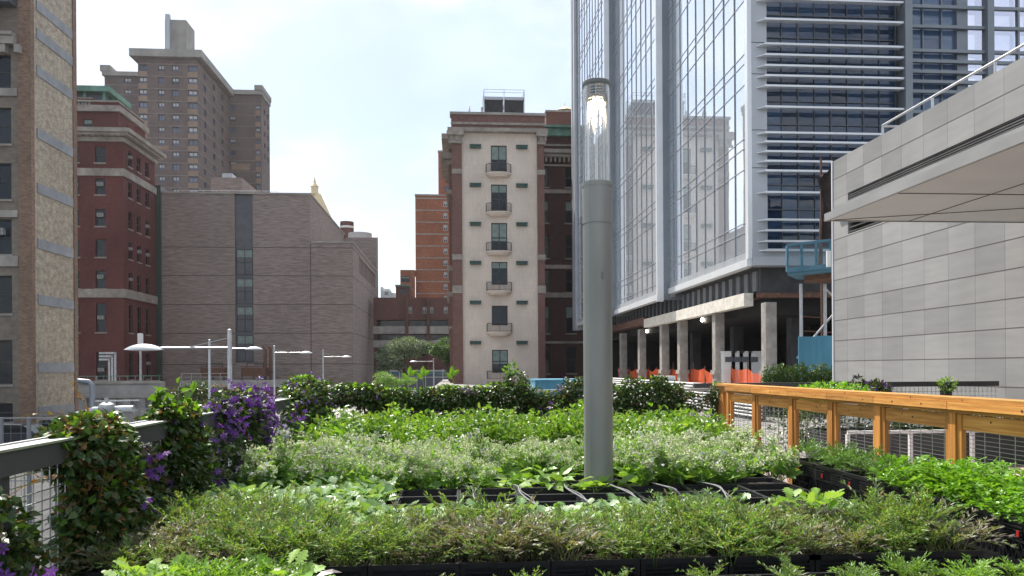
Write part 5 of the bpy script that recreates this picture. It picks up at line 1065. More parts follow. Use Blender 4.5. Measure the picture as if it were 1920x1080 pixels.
for i, px in enumerate((497.5, 507.5)):
    x = XY(px, 100, 700); t = thing('exhaust_pipe', 'rusty dark exhaust pipe rising beside the chiller, %s of the pair' % ('left' if i == 0 else 'right'), 'pipe', (x, 100, z1), 'exhaust pipes')
    zz = ZY(px, 651, 100); MB().tube([(x, 100, z1), (x, 100, zz - .3), (x - .12, 100, zz - .05), (x - .35, 100, zz)], .2, 10).build('stack', 'rust', t, smooth=True); MB().lathe((x, 100, z1 + .9), [(.28, 0), (.28, .15)], 10).build('flange', 'blackmetal', t)
t = thing('street_fence', 'grey steel street fence with square posts below the tan brick building', 'fence', (XY(40, 20), 20, GZ))
a, b = XY(-60, 20), XY(150, 20); zz = ZY(40, 784, 20); MB().bar((a, 20, zz), (b, 20, zz), .03).bar((a, 20, zz - 1.6), (b, 20, zz - 1.6), .03).build('rail', 'aludark', t)
for px in (-52, 1, 53, 105): MB().box(XY(px, 20) - .035, XY(px, 20) + .035, 19.96, 20.04, GZ, zz + .02).build('post', 'aludark', t)
m = MB(); wiremesh(m, 'y', 20.05, a, b, GZ, zz - .02, .25, .25, .003); m.build('wire_mesh', 'aludark', t)
def car(cx, cy, label, L=4.5):
    t = thing('parked_car', label, 'car', (cx, cy, GZ), 'cars parked in the street'); h = L / 2
    prof = [(-h, .35), (-h, .85), (-h + .15, 1.0), (-h + .9, 1.05), (-h + 1.3, 1.45), (-.2, 1.5), (.7, 1.42), (1.35, 1.0), (h - .2, .85), (h, .6), (h, .35)]
    m = MB(); n = len(prof)
    for k in range(n):
        k2 = (k + 1) % n; m.quad([(cx + prof[k][0], cy - .85, GZ + prof[k][1]), (cx + prof[k2][0], cy - .85, GZ + prof[k2][1]), (cx + prof[k2][0], cy + .85, GZ + prof[k2][1]), (cx + prof[k][0], cy + .85, GZ + prof[k][1])])
    for s in (-.85, .85): m.quad([(cx + p, cy + s, GZ + q) for p, q in prof])
    m.build('body', 'carpaint', t)
    MB().quad([(cx - h + 1.0, cy - .86, GZ + 1.06), (cx + 1.2, cy - .86, GZ + 1.04), (cx + .65, cy - .86, GZ + 1.38), (cx - h + 1.38, cy - .86, GZ + 1.4)]).build('side_window', 'glass', t)
    for dx in (-1.35, 1.35):
        for s in (-.86, .7): MB().tube([(cx + dx, cy + s, GZ + .33), (cx + dx, cy + s + .16, GZ + .33)], .33, 16).build('wheel', 'rubber', t)
    MB().box(cx - h - .01, cx - h + .12, cy - .87, cy - .6, GZ + .7, GZ + .9).build('tail_lamp', 'redlamp', t)
    MB().bar((cx - h + 1.5, cy - .84, GZ + 1.52), (cx + .6, cy - .84, GZ + 1.5), .04).build('roof_trim', 'galv', t)
car(XY(35, 46), 46, 'dark car parked beyond the street fence at the left edge')
car(XY(110, 50), 50.5, 'dark car parked behind and right of the other parked car')

# ================================================================ CRATES
CL, CW, CH = .478, .328, .275
def crate_mesh():
    m = MB(); a, b = CL / 2, CW / 2; w_ = .012
    for s in (-1, 1):
        m.box(-a, a, s * b - (w_ if s > 0 else 0), s * b + (0 if s > 0 else w_), CH - .03, CH); m.box(-a, a, s * b - (w_ if s > 0 else 0), s * b + (0 if s > 0 else w_), 0, .025)
        m.box(s * a - (w_ if s > 0 else 0), s * a + (0 if s > 0 else w_), -b + w_, b - w_, CH - .03, CH); m.box(s * a - (w_ if s > 0 else 0), s * a + (0 if s > 0 else w_), -b + w_, b - w_, 0, .025)
        for k in range(4):
            z = CH - .05 - k * .022
            for (p, q) in ((-a + .03, -.06), (.06, a - .03)): m.box(p, q, s * b - .006, s * b + .004, z - .006, z + .004)
            for (p, q) in ((-b + .03, -.05), (.05, b - .03)): m.box(s * a - .006, s * a + .004, p, q, z - .006, z + .004)
        for k in range(9):
            x0 = -a + .02 + k * .05; 
            for d in (1, -1): m.bar((x0 if d > 0 else x0 + .05, s * (b - .004), .025), (x0 + .05 if d > 0 else x0, s * (b - .004), CH - .13), .007)
        for k in range(6):
            y0 = -b + .02 + k * .048
            for d in (1, -1): m.bar((s * (a - .004), y0 if d > 0 else y0 + .048, .025), (s * (a - .004), y0 + .048 if d > 0 else y0, CH - .13), .007)
        m.box(-a + .012, a - .012, s * b - .008, s * b + .002, CH - .14, CH - .125); m.box(s * a - .008, s * a + .002, -b + .012, b - .012, CH - .14, CH - .125)
        for k in range(5): m.bar((-.05 + k * .02, s * (b + .001), CH - .12), (-.03 + k * .02, s * (b + .001), CH - .04), .006)
        for s2 in (-1, 1): m.box(s * a - (.028 if s > 0 else 0), s * a + (0 if s > 0 else .028), s2 * b - (.028 if s2 > 0 else 0), s2 * b + (0 if s2 > 0 else .028), .001, CH - .001)
    m.box(-a + .01, a - .01, -b + .01, b - .01, .004, .012)
    # fabric liner behind the slats
    for s in (-1, 1): m.box(-a + .02, a - .02, s * (b - .016), s * (b - .020), .012, CH - .02); m.box(s * (a - .016), s * (a - .020), -b + .02, b - .02, .012, CH - .02)
    return m.mesh('crate_body', 'crate')
CM = crate_mesh()
def soil_mesh(h):
    m = MB(); n = 8; a, b = CL / 2 - .022, CW / 2 - .022; rr = np.random.default_rng(3).uniform(-.008, .008, (n + 1, n + 1))
    g = lambda i, j: (-a + 2 * a * i / n, -b + 2 * b * j / n, h + rr[i][j])
    for i in range(n):
        for j in range(n): m.quad([g(i, j), g(i + 1, j), g(i + 1, j + 1), g(i, j + 1)])
    return m.mesh('soil', 'soil')
SM = soil_mesh(CH - .04); SME = soil_mesh(CH - .10)
TAGM = MB().box(-.011, .011, -.002, .002, -.018, .018).mesh('tag', 'red')
BEDZ = .57
def crate(x, y, z, rz, label, group, soil=True, redtag=False, empty=False):
    t = thing('milk_crate', label, 'crate', (x, y, z), group); t.rotation_euler.z = rz
    sub('body', CM, t)
    if soil: sub('soil', SME if empty else SM, t)
    if redtag: o = sub('red_tag', TAGM, t, (.09, CW / 2 + .006, CH - .09))
    return t
struct('bed_platform', MB().box(-1.93, 2.9, 3.92, 11.0, .004, BEDZ - CH - .01).box(-1.93, 2.9, 3.25, 3.75, .004, BEDZ - CH - .01), 'crate')
def bed(y0, rows_, label, group, **k):
    for r in range(rows_):
        for c in range(10):
            x = -1.93 + CL / 2 + .003 + c * .484; y = y0 + CW / 2 + r * .334
            if abs(x - LX) < CL / 2 + r_ and abs(y - LY) < CW / 2 + r_: continue
            rr = random.uniform(-.01, .01)
            crate(x, y, BEDZ - CH, rr, '%s, %s from left%s' % (label, '%d%s' % (c + 1, {1: 'st', 2: 'nd', 3: 'rd'}.get(c + 1, 'th')), ', %s row' % ('front', 'second', 'third', 'fourth', 'fifth', 'sixth', 'seventh', 'eighth')[r] if rows_ > 1 else ''), group, **k)
bed(3.28, 1, 'black milk crate in the nearest row', 'front edge crates')
bed(3.95, 2, 'black milk crate under the mizuna', 'mizuna bed crates')
bed(4.66, 2, 'black milk crate under the kale', 'kale bed crates')
bed(5.38, 3, 'bare black milk crate of soil', 'bare crates', empty=True)
bed(6.40, 5, 'black milk crate under the borage', 'borage bed crates')
bed(8.08, 8, 'black milk crate under the peppers', 'pepper bed crates')
# right-hand double row, two crates high
XC_ = 3.36
ycr = [3.2 + i * .484 for i in range(9)]
for i, y in enumerate(ycr):
    for lv in (0, 1):
        for k in (0, 1):
            if lv == 0 and k == 1: continue
            crate(XC_ + CW / 2 + k * .334, y, .12 + lv * (CH + .004), R(90) + random.uniform(-.015, .015), 'stacked black crate by wooden fence, %s layer, %s column, %s nearest' % ('top' if lv else 'bottom', 'inner' if k == 0 else 'outer', ('', 'second ', 'third ', 'fourth ', 'fifth ', 'sixth ', 'seventh ', 'eighth ', 'ninth ')[i]), 'stacked crates %s layer' % ('top' if lv else 'bottom'), soil=lv == 1, redtag=(k == 0))
struct('crate_pallet', MB().box(XC_ - .02, XC_ + .7, 2.9, 7.6, .004, .115), 'soffit')
# drip tubes over the bare crates
for i, px in enumerate((868, 962, 1058, 1152, 1240, 1330)):
    x = XY(px, 6.2, 925); m = MB(); dx = XY(px + 40, 5.5, 950) - x
    pts = [(x + dx * f + .03 * math.sin(f * 6 + i), 6.45 - 1.05 * f, BEDZ + .02 + .03 * math.sin(f * 3.14)) for f in [k / 10 for k in range(11)]]
    m.tube(pts, .006, 6).tube([(p[0] + .03 + .02 * math.sin(k + i), p[1], p[2] - .008) for k, p in enumerate(pts)], .004, 5)
    tag(m.build('irrigation_tube', 'tube', origin=(x, 6, BEDZ), smooth=True), 'thin grey irrigation tube lying over the bare crates, %s from the left' % ('first', 'second', 'third', 'fourth', 'fifth', 'sixth')[i], 'tube', 'irrigation tubes')

# ================================================================ PLANTS
def curve(az, L, up, droop, n):
    h = np.array([math.cos(az), math.sin(az)]); pts = []; p = np.zeros(3); e = up
    for i in range(n + 1): pts.append(p.copy()); d = np.array([h[0] * math.cos(e), h[1] * math.cos(e), math.sin(e)]); p = p + d * L / n; e -= droop / n
    return np.array(pts)
def mizuna(seed, H=.30, n=22):
    global RNG; RNG = np.random.default_rng(seed); f = FM()
    for i in range(n):
        az = RNG.uniform(0, 6.28); L = H * RNG.uniform(.75, 1.15); pts = curve(az, L, RNG.uniform(1.0, 1.5), RNG.uniform(.5, 1.6), 7) + np.array([*RNG.normal(0, .03, 2), 0])
        f.line(pts, .004)
        for k in range(4, 8):
            p = pts[k]; d = pts[min(k, 7)] - pts[k - 1]; d /= np.linalg.norm(d); s = np.cross(d, [0, 0, 1]) + RNG.normal(0, .15, 3); q = .5 + .5 * math.sin(k / 7 * 2.9)
            for sg in (1, -1):
                D = d * .75 + s * sg; D[2] += RNG.uniform(-.1, .35)
                f.add('needle', [p], [D], .068 * q * RNG.uniform(.7, 1.25), .011, 0)
                m_ = p + D / np.linalg.norm(D) * .022 * q; f.add('needle', [m_, m_], [D + d * .8, D - d * .3 + s * sg], .034 * q, .008, 0)
        f.add('needle', [pts[-1]], [pts[-1] - pts[-2]], .04, .011, 0)
    return f.mesh('mizuna_leaves', 'mizuna')
def rosette(seed, mat, kind='lobed', n=9, L=.13, W=.11, stem=.1, up=(.7, 1.3)):
    global RNG; RNG = np.random.default_rng(seed); f = FM()
    for i in range(n):
        az = i * 2.4 + RNG.uniform(-.3, .3); s = stem * RNG.uniform(.5, 1.2); pts = curve(az, s, RNG.uniform(*up), .5, 4) + np.array([*RNG.normal(0, .012, 2), 0]); f.line(pts, .006)
        d = pts[-1] - pts[-2]; d[2] *= RNG.uniform(.2, .9); f.add(kind, [pts[-1]], [d], L * RNG.uniform(.7, 1.15), W * RNG.uniform(.8, 1.1), 0, tilt=.35)
    return f.mesh('leaves', mat)
def borage(seed, H=.42):
    global RNG; RNG = np.random.default_rng(seed); f = FM(); g = FM()
    for i in range(15):
        az = i * 2.4; pts = curve(az, RNG.uniform(.05, .16), RNG.uniform(.5, 1.25), .3, 3); f.line(pts, .008); d = pts[-1] - pts[-2]; d[2] *= .6
        f.add('oval', [pts[-1]], [d], RNG.uniform(.12, .19), RNG.uniform(.07, .11), 0, tilt=.35)
    for i in range(8):
        az = RNG.uniform(0, 6.28); pts = curve(az, H * RNG.uniform(.6, 1.15), RNG.uniform(1.05, 1.5), RNG.uniform(.1, .9), 8) + np.array([*RNG.normal(0, .035, 2), 0]); f.line(pts, .009)
        for k in range(2, 8):
            f.add('oval', [pts[k]] * 2, rdir(2, .3), RNG.uniform(.065, .12), RNG.uniform(.03, .055), 0)
            if k > 4:
                for _ in range(2):
                    b = curve(RNG.uniform(0, 6.28), .08, RNG.uniform(.4, 1.2), RNG.uniform(.3, 1.8), 4) + pts[k]; f.line(b, .004)
                    n = 7; P = b[RNG.integers(2, 5, n)] + RNG.normal(0, .009, (n, 3)); g.add('bud', P, rdir(n, .2), RNG.uniform(.018, .032, n), .014, 0)
        n = 14; P = pts[-1] + RNG.normal(0, .02, (n, 3)); g.add('bud', P, rdir(n, .1), RNG.uniform(.018, .034, n), .015, 0)
        if i % 2 == 0: g.add('flower', pts[-1] + RNG.normal(0, .03, (3, 3)), rdir(3, .0), .038, .038, 1)
    return f.mesh('foliage', 'borleaf'), g.mesh('blossom', ['borbud', 'blueflower'])
def bush(seed, mat, H=.45, R_=.18, n=230, L=.085, W=.050, kind='oval'):
    global RNG; RNG = np.random.default_rng(seed); f = FM(); ends = []
    for i in range(9):
        pts = curve(i * 2.4, H * RNG.uniform(.65, 1.05), RNG.uniform(1.0, 1.5), RNG.uniform(-.1, .5), 6); f.line(pts, .008); ends.append(pts)
    E = np.concatenate([e[2:] for e in ends]); idx = RNG.integers(0, len(E), n); P = E[idx] + RNG.normal(0, R_ * .22, (n, 3)); P[:, 2] = np.clip(P[:, 2], .02, None)
    D = P - np.array([0, 0, H * .45]); D /= np.linalg.norm(D, axis=1, keepdims=True); D = D + RNG.normal(0, .5, (n, 3)); D[:, 2] = D[:, 2] * .6 - .05
    f.add(kind, P, D, L * RNG.uniform(.6, 1.2, n), W * RNG.uniform(.7, 1.2, n), 0, tilt=.45)
    return f.mesh('leaves', mat)
def parsley(seed):
    global RNG; RNG = np.random.default_rng(seed); f = FM()
    for i in range(42):
        pts = curve(RNG.uniform(0, 6.28), RNG.uniform(.14, .3), RNG.uniform(.6, 1.5), RNG.uniform(.2, 1.1), 5) + np.array([*RNG.normal(0, .03, 2), 0]); f.line(pts, .004)
        d = pts[-1] - pts[-2]; d[2] *= .3; n = 3; P = np.array([pts[-1], pts[-1], pts[-2]]) ; D = d / np.linalg.norm(d) + RNG.normal(0, .5, (n, 3)); f.add('leaflet3', P, D, RNG.uniform(.04, .065, n), .055, 0, tilt=.4)
    return f.mesh('leaves', 'parsley')
MZ = [mizuna(s) for s in (1, 2, 3, 4)]; KL = [rosette(s, 'kale', n=20, L=.058, W=.066, stem=.09) for s in (11, 12, 13)]; BR = [borage(s) for s in (21, 22, 23, 24)]
PP = [bush(s, 'pepper') for s in (31, 32, 33)]; PA = [parsley(s) for s in (41, 42, 43)]; DL = [mizuna(s, .22, 16) for s in (51, 52)]; MZB = [mizuna(s, .25, 24) for s in (8, 9)]; MZP = [mizuna(s, .26, 26) for s in (5, 6, 7)]
for me in DL: me.materials[0] = M['dill']
for me in MZB: me.materials[0] = M['bright']
for me in MZP: me.materials[0] = M['mizunap']
BL = [rosette(s, 'bright', 'oval', 10, .15, .09, .10, (.6, 1.1)) for s in (61, 62)]; FB = [rosette(s, 'bright', 'lobed', 24, .10, .085, .16, (.8, 1.45)) for s in (71, 72, 73)]
PL = [rosette(s, 'purpleaf', 'oval', 4, .12, .09, .16, (.7, 1.2)) for s in (81,)]
random.seed(5)
def plant(name, me, x, y, z, s, label, cat, group, extra=None):
    o = bpy.data.objects.new(name, me); COL.objects.link(o); o.location = (x, y, z); o.rotation_euler = (random.uniform(-.08, .08), random.uniform(-.08, .08), random.uniform(0, 6.28)); o.scale = (s, s, s * random.uniform(.9, 1.1)); WO[o.name] = Vector((x, y, z)); tag(o, label, cat, group)
    if extra: sub('blossom', extra, o)
    return o
SZ = BEDZ - .045
def grid(x0, x1, y0, y1, n, jit):
    nx = max(1, round((x1 - x0) / math.sqrt((x1 - x0) * (y1 - y0) / n))); ny = max(1, round(n / nx))
    for i in range(nx):
        for j in range(ny): yield x0 + (x1 - x0) * (i + .5) / nx + random.uniform(-jit, jit), y0 + (y1 - y0) * (j + .5) / ny + random.uniform(-jit, jit)
def od(n): return '%d%s' % (n, 'th' if 10 < n % 100 < 14 else {1: 'st', 2: 'nd', 3: 'rd'}.get(n % 10, 'th'))
def gridl(x0, x1, y0, y1, n, jit):
    nx = max(1, round((x1 - x0) / math.sqrt((x1 - x0) * (y1 - y0) / n))); ny = max(1, round(n / nx))
    for j in range(ny):
        k = 0
        for i in range(nx):
            k += 1; yield x0 + (x1 - x0) * (i + .5) / nx + random.uniform(-jit, jit), y0 + (y1 - y0) * (j + .5) / ny + random.uniform(-jit, jit), '%s from left, %s row from the front' % (od(k), od(j + 1))
for x, y, q in gridl(-1.9, 2.87, 3.96, 4.66, 160, .045): pz = math.sin(x * 3.1 + 1) + math.sin(x * 7.7 + y * 9) * .7 + random.uniform(-.8, .8) > .45; plant('mizuna_plant', random.choice(MZP if pz else MZ), x, y, SZ, random.uniform(.62, .98) * (1 + .14 * math.sin(x * 5 + y * 3)), ('purplish brown' if pz else 'green') + ' feathery mizuna in front bed, ' + q, 'mizuna', 'mizuna plants')
for x, y, q in gridl(-1.9, -1.15, 4.7, 5.3, 18, .03): plant('mizuna_plant', random.choice(MZ), x, y, SZ, random.uniform(.7, 1.0), 'mizuna by the left railing, ' + q, 'mizuna', 'mizuna plants at the left end')
for x, y, q in gridl(-1.1, 2.85, 4.80, 5.3, 74, .04):
    if x > 1.95 and random.random() < .45: continue
    plant('kale_seedling', random.choice(KL), x, y, SZ, random.uniform(1.0, 1.45), 'pale frilly kale behind the mizuna, ' + q, 'kale', 'kale seedlings')
for x, y, q in gridl(-1.85, -.55, 5.35, 6.35, 42, .04): plant('kale_seedling', random.choice(KL), x, y, SZ, random.uniform(1.0, 1.5), 'light green kale left of the bare crates, ' + q, 'kale', 'kale plants left of the bare crates')
for x, y, q in ((2.35, 5.1, 'leftmost'), (2.6, 5.2, 'rightmost'), (2.5, 4.95, 'nearest')): plant('kale_seedling', FB[0], x, y, SZ, random.uniform(.9, 1.05), 'larger bright kale at the right end of its row, %s of three' % q, 'kale', 'larger kale at the right end')
for x, y, q in gridl(-1.9, 2.5, 6.42, 8.0, 120, .07):
    if abs(x - LX) < .24 and y < 6.95: continue
    if .35 < x < 1.05 and y < 7.1: continue
    i = random.randrange(4); plant('borage_plant', BR[i][0], x, y, SZ, random.uniform(.60, .88) * (1 + .18 * math.sin(x * 5.3 + y) * math.cos(y * 4.1)) * (1.18 if x > 1.5 else 1) * (1.12 if x < -1.3 else 1), 'silvery borage in middle bed, ' + q, 'borage', 'borage plants', BR[i][1])
for k, (x, y) in enumerate(((.45, 6.5), (.62, 6.65), (.82, 6.5), (1.0, 6.42), (.9, 6.85), (.5, 6.9), (1.33, 6.36), (1.18, 6.36), (.72, 7.05))): plant('broad_leaf_plant', random.choice(BL), x, y, SZ, random.uniform(.95, 1.3), 'broad leaved light green plant by the lamp column base, ' + ('leftmost in front', 'left behind', 'in front of the gap', 'just left of the column', 'behind, left of the column', 'far left behind', 'right of the column base', 'at the column foot', 'farthest back')[k], 'leafy plant', 'broad leaved plants')
for x, y, q in gridl(-1.75, 3.2, 8.15, 10.75, 150, .09):
    plant('pepper_plant', random.choice(PP), x, y, SZ, random.uniform(.8, 1.05) * (1 + .16 * math.sin(x * 4.1 + y * 2.3) * math.cos(y * 3.7 - x)), 'bushy green pepper plant in rear bed, ' + q, 'pepper plant', 'pepper plants')
for x, y, q in gridl(2.55, 3.3, 6.9, 8.1, 8, .05): i = random.randrange(4); plant('borage_plant', BR[i][0], x, y, SZ - .05, random.uniform(.8, 1.0), 'silvery borage beside the stacked crates, ' + q, 'borage', 'borage plants at the right edge', BR[i][1])
CT = .12 + 2 * CH - .04
for x, y, q in gridl(XC_ + .03, XC_ + .62, 3.1, 5.75, 30, .03): plant('parsley_plant', random.choice(PA), x, y, CT, random.uniform(.85, 1.1), 'bright parsley in the stacked crates, ' + q, 'parsley', 'parsley plants')
for x, y, q in gridl(XC_ + .03, XC_ + .62, 5.8, 7.4, 16, .03): plant('dill_plant', random.choice(DL), x, y, CT, random.uniform(.75, 1.1), 'wispy dill in the stacked crates, ' + q, 'dill', 'dill plants')
for x, y, q in gridl(-1.5, -.75, 3.28, 3.62, 20, .02): plant('mustard_green', random.choice(MZB + MZB + FB), x, y, SZ, random.uniform(.7, .98), 'bright mustard in the bottom left corner, ' + q, 'mustard green', 'mustard greens in the corner')
for k, (x, y) in enumerate(((-.72, 3.45), (-.95, 3.5), (-1.25, 3.4))): plant('purple_leaf_plant', PL[0], x, y, SZ, .9, 'dull purple leaved plant among the corner mustard greens, ' + ('rightmost', 'middle', 'leftmost')[k], 'leafy plant', 'purple leaved plants')
for x, y, q in gridl(-.6, 2.9, 3.32, 3.58, 22, .04): plant('salad_seedling', random.choice(KL + MZ + MZB + [BL[0]]), x, y, SZ - .02, random.uniform(.4, .62), 'small salad seedling at the bottom edge, ' + q, 'seedling', 'salad seedlings')
for k, (x, y) in enumerate(((2.2, 3.5), (2.45, 3.42), (2.75, 3.5), (1.9, 3.4))): plant('mustard_green', random.choice(MZB), x, y, SZ, random.uniform(.5, .66), 'young mustard plant poking up at the bottom right, ' + ('second from left', 'third from left', 'rightmost', 'leftmost')[k], 'mustard green', 'young mustard at the bottom right')
for k, (x, y) in enumerate(((1.75, 5.15), (1.85, 5.3))): plant('broad_leaf_plant', BL[0], x, y, SZ, 1.1, 'yellow green broad leaved plant among the kale seedlings, ' + ('nearer one', 'farther one')[k], 'leafy plant', 'broad leaved plants among the kale')

# ---------------------------------------------------------------- vines on the railings
_f = FM(); _f.add('flower', [(0, 0, 0)], [(1, 0, 0)], .085, .085, 0, N=np.array([(0, 0, 1.)])); FLW = _f.mesh('flower', 'purple')
def vine(label, blobs, n, purple=0, red=0, bright=0, seed=0, leaf=(.032, .058), shoots=0, name='clematis_vine', grp=None):
    """blobs: (centre, half sizes, weight)"""
    global RNG; RNG = np.random.default_rng(seed + 900); c0 = blobs[0][0]
    t = thing(name, label, 'vine', (c0[0], c0[1], 0), grp); f = FM(); wts = np.array([b[2] for b in blobs], float); wts /= wts.sum(); Ps = []; Ds = []
    for b, wt in zip(blobs, wts):
        k = int(n * wt); d = rdir(k, .05); rr = RNG.uniform(.62, 1.08, (k, 1)); P = np.array(b[0]) + d * rr * np.array(b[1]) * (1 + .22 * np.sin(d[:, :1] * 9 + seed) * np.cos(d[:, 2:] * 11))
        Ps.append(P); Ds.append(d * .55 + RNG.normal(0, .45, (k, 3)) + np.array([0, 0, -.35]))
    n_ = 0; P = np.concatenate(Ps); D = np.concatenate(Ds); P[:, 2] = np.clip(P[:, 2], .02, None); Nn = P - P.mean(0); Nn = rdir(len(P), .5) * .9 + np.concatenate([d for d in Ds]) * .4 + np.array([.1, -.1, .5])
    f.add('heart', P, D, RNG.uniform(*leaf, len(P)), RNG.uniform(leaf[0] * .8, leaf[1] * .8, len(P)), 0, N=Nn)
    for i in range(14):
        b = blobs[RNG.integers(len(blobs))]; a = np.array(b[0]) + RNG.normal(0, .4, 3) * np.array(b[1]); a[2] = .05; e = np.array(b[0]) + RNG.normal(0, .6, 3) * np.array(b[1]); m_ = (a + e) / 2 + RNG.normal(0, .08, 3); f.line([a, m_, e], .008, 1)
    if red:
        k = red; tp = np.concatenate([np.array(b[0]) + rdir(max(1, int(k * w0)), .9) * np.array(b[1]) * 1.05 for b, w0 in zip(blobs, wts)]); f.add('heart', tp, rdir(len(tp), -.2), RNG.uniform(.02, .045, len(tp)), .028, 2)
        for i in range(max(3, red // 60)):
            p = tp[RNG.integers(len(tp))]; d = rdir(1, .1)[0] + np.array([.2, -.3, 0]); pts = [p + d * s_ + np.array([0, 0, -.25 * s_ * s_ * 4]) for s_ in np.linspace(0, .3, 6)]; f.line(pts, .004, 2); f.add('heart', pts[1:], rdir(5, 0), .03, .02, 2)
    if bright:  # yellow-green leaves towards the top put the sunlit look into leaf colour
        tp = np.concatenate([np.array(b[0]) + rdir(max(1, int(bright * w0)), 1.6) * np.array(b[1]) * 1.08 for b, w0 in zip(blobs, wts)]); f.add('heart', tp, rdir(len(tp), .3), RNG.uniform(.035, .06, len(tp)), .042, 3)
    for i in range(shoots):
        b = blobs[0]; p = np.array(b[0]) + np.array([RNG.normal(0, .4) * b[1][0], RNG.normal(0, .5) * b[1][1], b[1][2] * .8]); pts = curve(RNG.uniform(0, 6.28), RNG.uniform(.08, .2), 1.35, .4, 5) + p; f.line(pts, .006, 1); f.add('heart', pts[1:], rdir(5, .3), RNG.uniform(.05, .085, 5), .07, 3)
    f.build('foliage', ['vine', 'tendril', 'vinered', 'vinebright'], t)
    if purple:
        tp = []
        for b, w0 in zip(blobs, wts):
            if len(b) > 3 and not b[3]: continue
            k = max(1, int(purple * w0 * 1.3)); cl = rdir(max(2, k // 9), .2); cl[:, 0] = np.abs(cl[:, 0]) if abs(b[0][0] - XLf) < .4 else cl[:, 0]; cc = np.array(b[0]) + cl * np.array(b[1]) * 1.06; tp.append(cc[RNG.integers(0, len(cc), k)] + RNG.normal(0, .06, (k, 3)))
        tp = np.concatenate(tp); toc = np.array([0, 0, EYE]) - tp; o_ = np.argsort(np.linalg.norm(toc, axis=1)); tp = tp[o_]; sz = RNG.uniform(.8, 1.25, len(tp))
        for p, q in zip(tp[:99], sz): 
            o = bpy.data.objects.new('flower', FLW); COL.objects.link(o); o.parent = t; o.location = Vector(p) - WO[t.name]; o.rotation_euler = (RNG.uniform(.4, 1.9), RNG.uniform(-.6, .6), RNG.uniform(0, 2.2)); q *= .8; o.scale = (q, q, q)
        if len(tp) > 99:
            g = FM(); tq = tp[99:]; g.add('flower', tq, rdir(len(tq), 0), .08 * sz[99:], .08, 0); g.build('flowers', 'purple', t)['kind'] = 'stuff'
    return t
def vy(px): return PX(px, 850, XLf)[0]
vine('vine at the very left edge growing low on the mesh with purple flowers', [((XLf + .05, vy(-50), .60), (.16, .34, .42), 3), ((XLf + .05, vy(-25), .2), (.2, .5, .3), 2), ((XLf + .06, vy(40), .28), (.15, .22, .26), 1.2)], 4200, purple=45, red=240, bright=60, seed=1)
def vs(a, b): return (vy(a) + vy(b)) / 2, (vy(b) - vy(a)) / 2
ya, ha = vs(92, 232)
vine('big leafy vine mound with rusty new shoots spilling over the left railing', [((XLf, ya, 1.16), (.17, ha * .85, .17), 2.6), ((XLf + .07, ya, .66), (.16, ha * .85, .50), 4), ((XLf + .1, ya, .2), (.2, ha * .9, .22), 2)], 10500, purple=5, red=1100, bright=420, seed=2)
yq, hq = vs(228, 290)
vine('small vine with a few purple flowers between the leafy mound and the tall shoots', [((XLf + .01, yq, .78), (.10, hq, .30), 1), ((XLf + .05, yq, .3), (.16, hq * 1.1, .3), 1)], 3000, purple=90, red=160, seed=3)
yb, hbv = vs(284, 362)
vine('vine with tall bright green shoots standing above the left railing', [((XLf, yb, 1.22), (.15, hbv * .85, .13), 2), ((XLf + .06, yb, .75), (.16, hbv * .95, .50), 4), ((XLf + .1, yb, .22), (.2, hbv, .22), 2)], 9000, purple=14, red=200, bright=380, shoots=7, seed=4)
yc, hc = vs(372, 500)
vine('clematis vine covered in purple flowers on the left railing', [((XLf, yc, 1.22), (.15, hc * .8, .17), 3), ((XLf + .07, yc, .8), (.17, hc * 1.0, .48), 4), ((XLf + .08, yc, .3), (.2, hc * 1.2, .3), 2, 0)], 9500, purple=560, red=80, bright=140, seed=5)
vine('dark leafy vine with a purple flowered edge before the far corner', [((XLf, vy(570), 1.25), (.18, 1.0, .24), 3), ((XLf + .07, vy(562), .75), (.2, 1.4, .55), 4)], 10500, purple=150, bright=380, seed=6)
vine('vine arching over the rear left corner of the railing', [((XLf + .08, YR - .6, 1.2), (.22, .9, .22), 2), ((XLf + .55, YR + .02, 1.2), (.6, .2, .16), 2), ((XLf + .05, YR - .5, .6), (.2, .8, .5), 2)], 7500, purple=10, bright=260, seed=7)
def rx(px): return XY(px, YR, 740)
for i, (a, b, zt_, n, pu, lb) in enumerate(((683, 800, 1.30, 2600, 18, 'left part of the rear vine hedge, right of the corner gap'), (780, 900, 1.33, 2800, 46, 'rear vine hedge section with scattered purple flowers left of the beige building'), (885, 1000, 1.36, 2800, 14, 'rear vine hedge section below the beige building with a raised right end'), (990, 1085, 1.17, 1700, 24, 'thin reddish topped rear vine section below the blue container'))):
    c = (rx(a) + rx(b)) / 2; hw = (rx(b) - rx(a)) / 2 * 1.08
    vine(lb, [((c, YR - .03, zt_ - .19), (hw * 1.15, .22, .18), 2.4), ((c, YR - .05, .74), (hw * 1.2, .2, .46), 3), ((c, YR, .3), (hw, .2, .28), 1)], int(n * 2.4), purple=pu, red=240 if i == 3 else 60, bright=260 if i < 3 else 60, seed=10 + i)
vine('short vine tuft rising above the rear hedge at the edge of the beige building', [((rx(968), YR, 1.40), (.2, .15, .16), 1)], 260, bright=20, shoots=3, seed=30)
vine('rounded leafy vine mass right of the lamp column on the rear fence', [((rx(1215), YR - .04, 1.05), (.62, .26, .37), 3), ((rx(1210), YR - .04, .6), (.6, .22, .45), 2)], 5200, purple=3, bright=30, seed=15, leaf=(.045, .075))
vine('vine left of and behind the lamp column with purple flowers', [((rx(1085), YR - .02, 1.13), (.32, .22, .3), 3), ((rx(1085), YR, .6), (.32, .2, .45), 2)], 3600, purple=50, red=40, seed=16)
vine('sparse vine strands over the open mesh at the rear right', [((rx(1300), YR - .02, 1.05), (.42, .08, .14), 1.5), ((rx(1283), YR, .7), (.2, .08, .4), 1)], 420, red=60, seed=17)
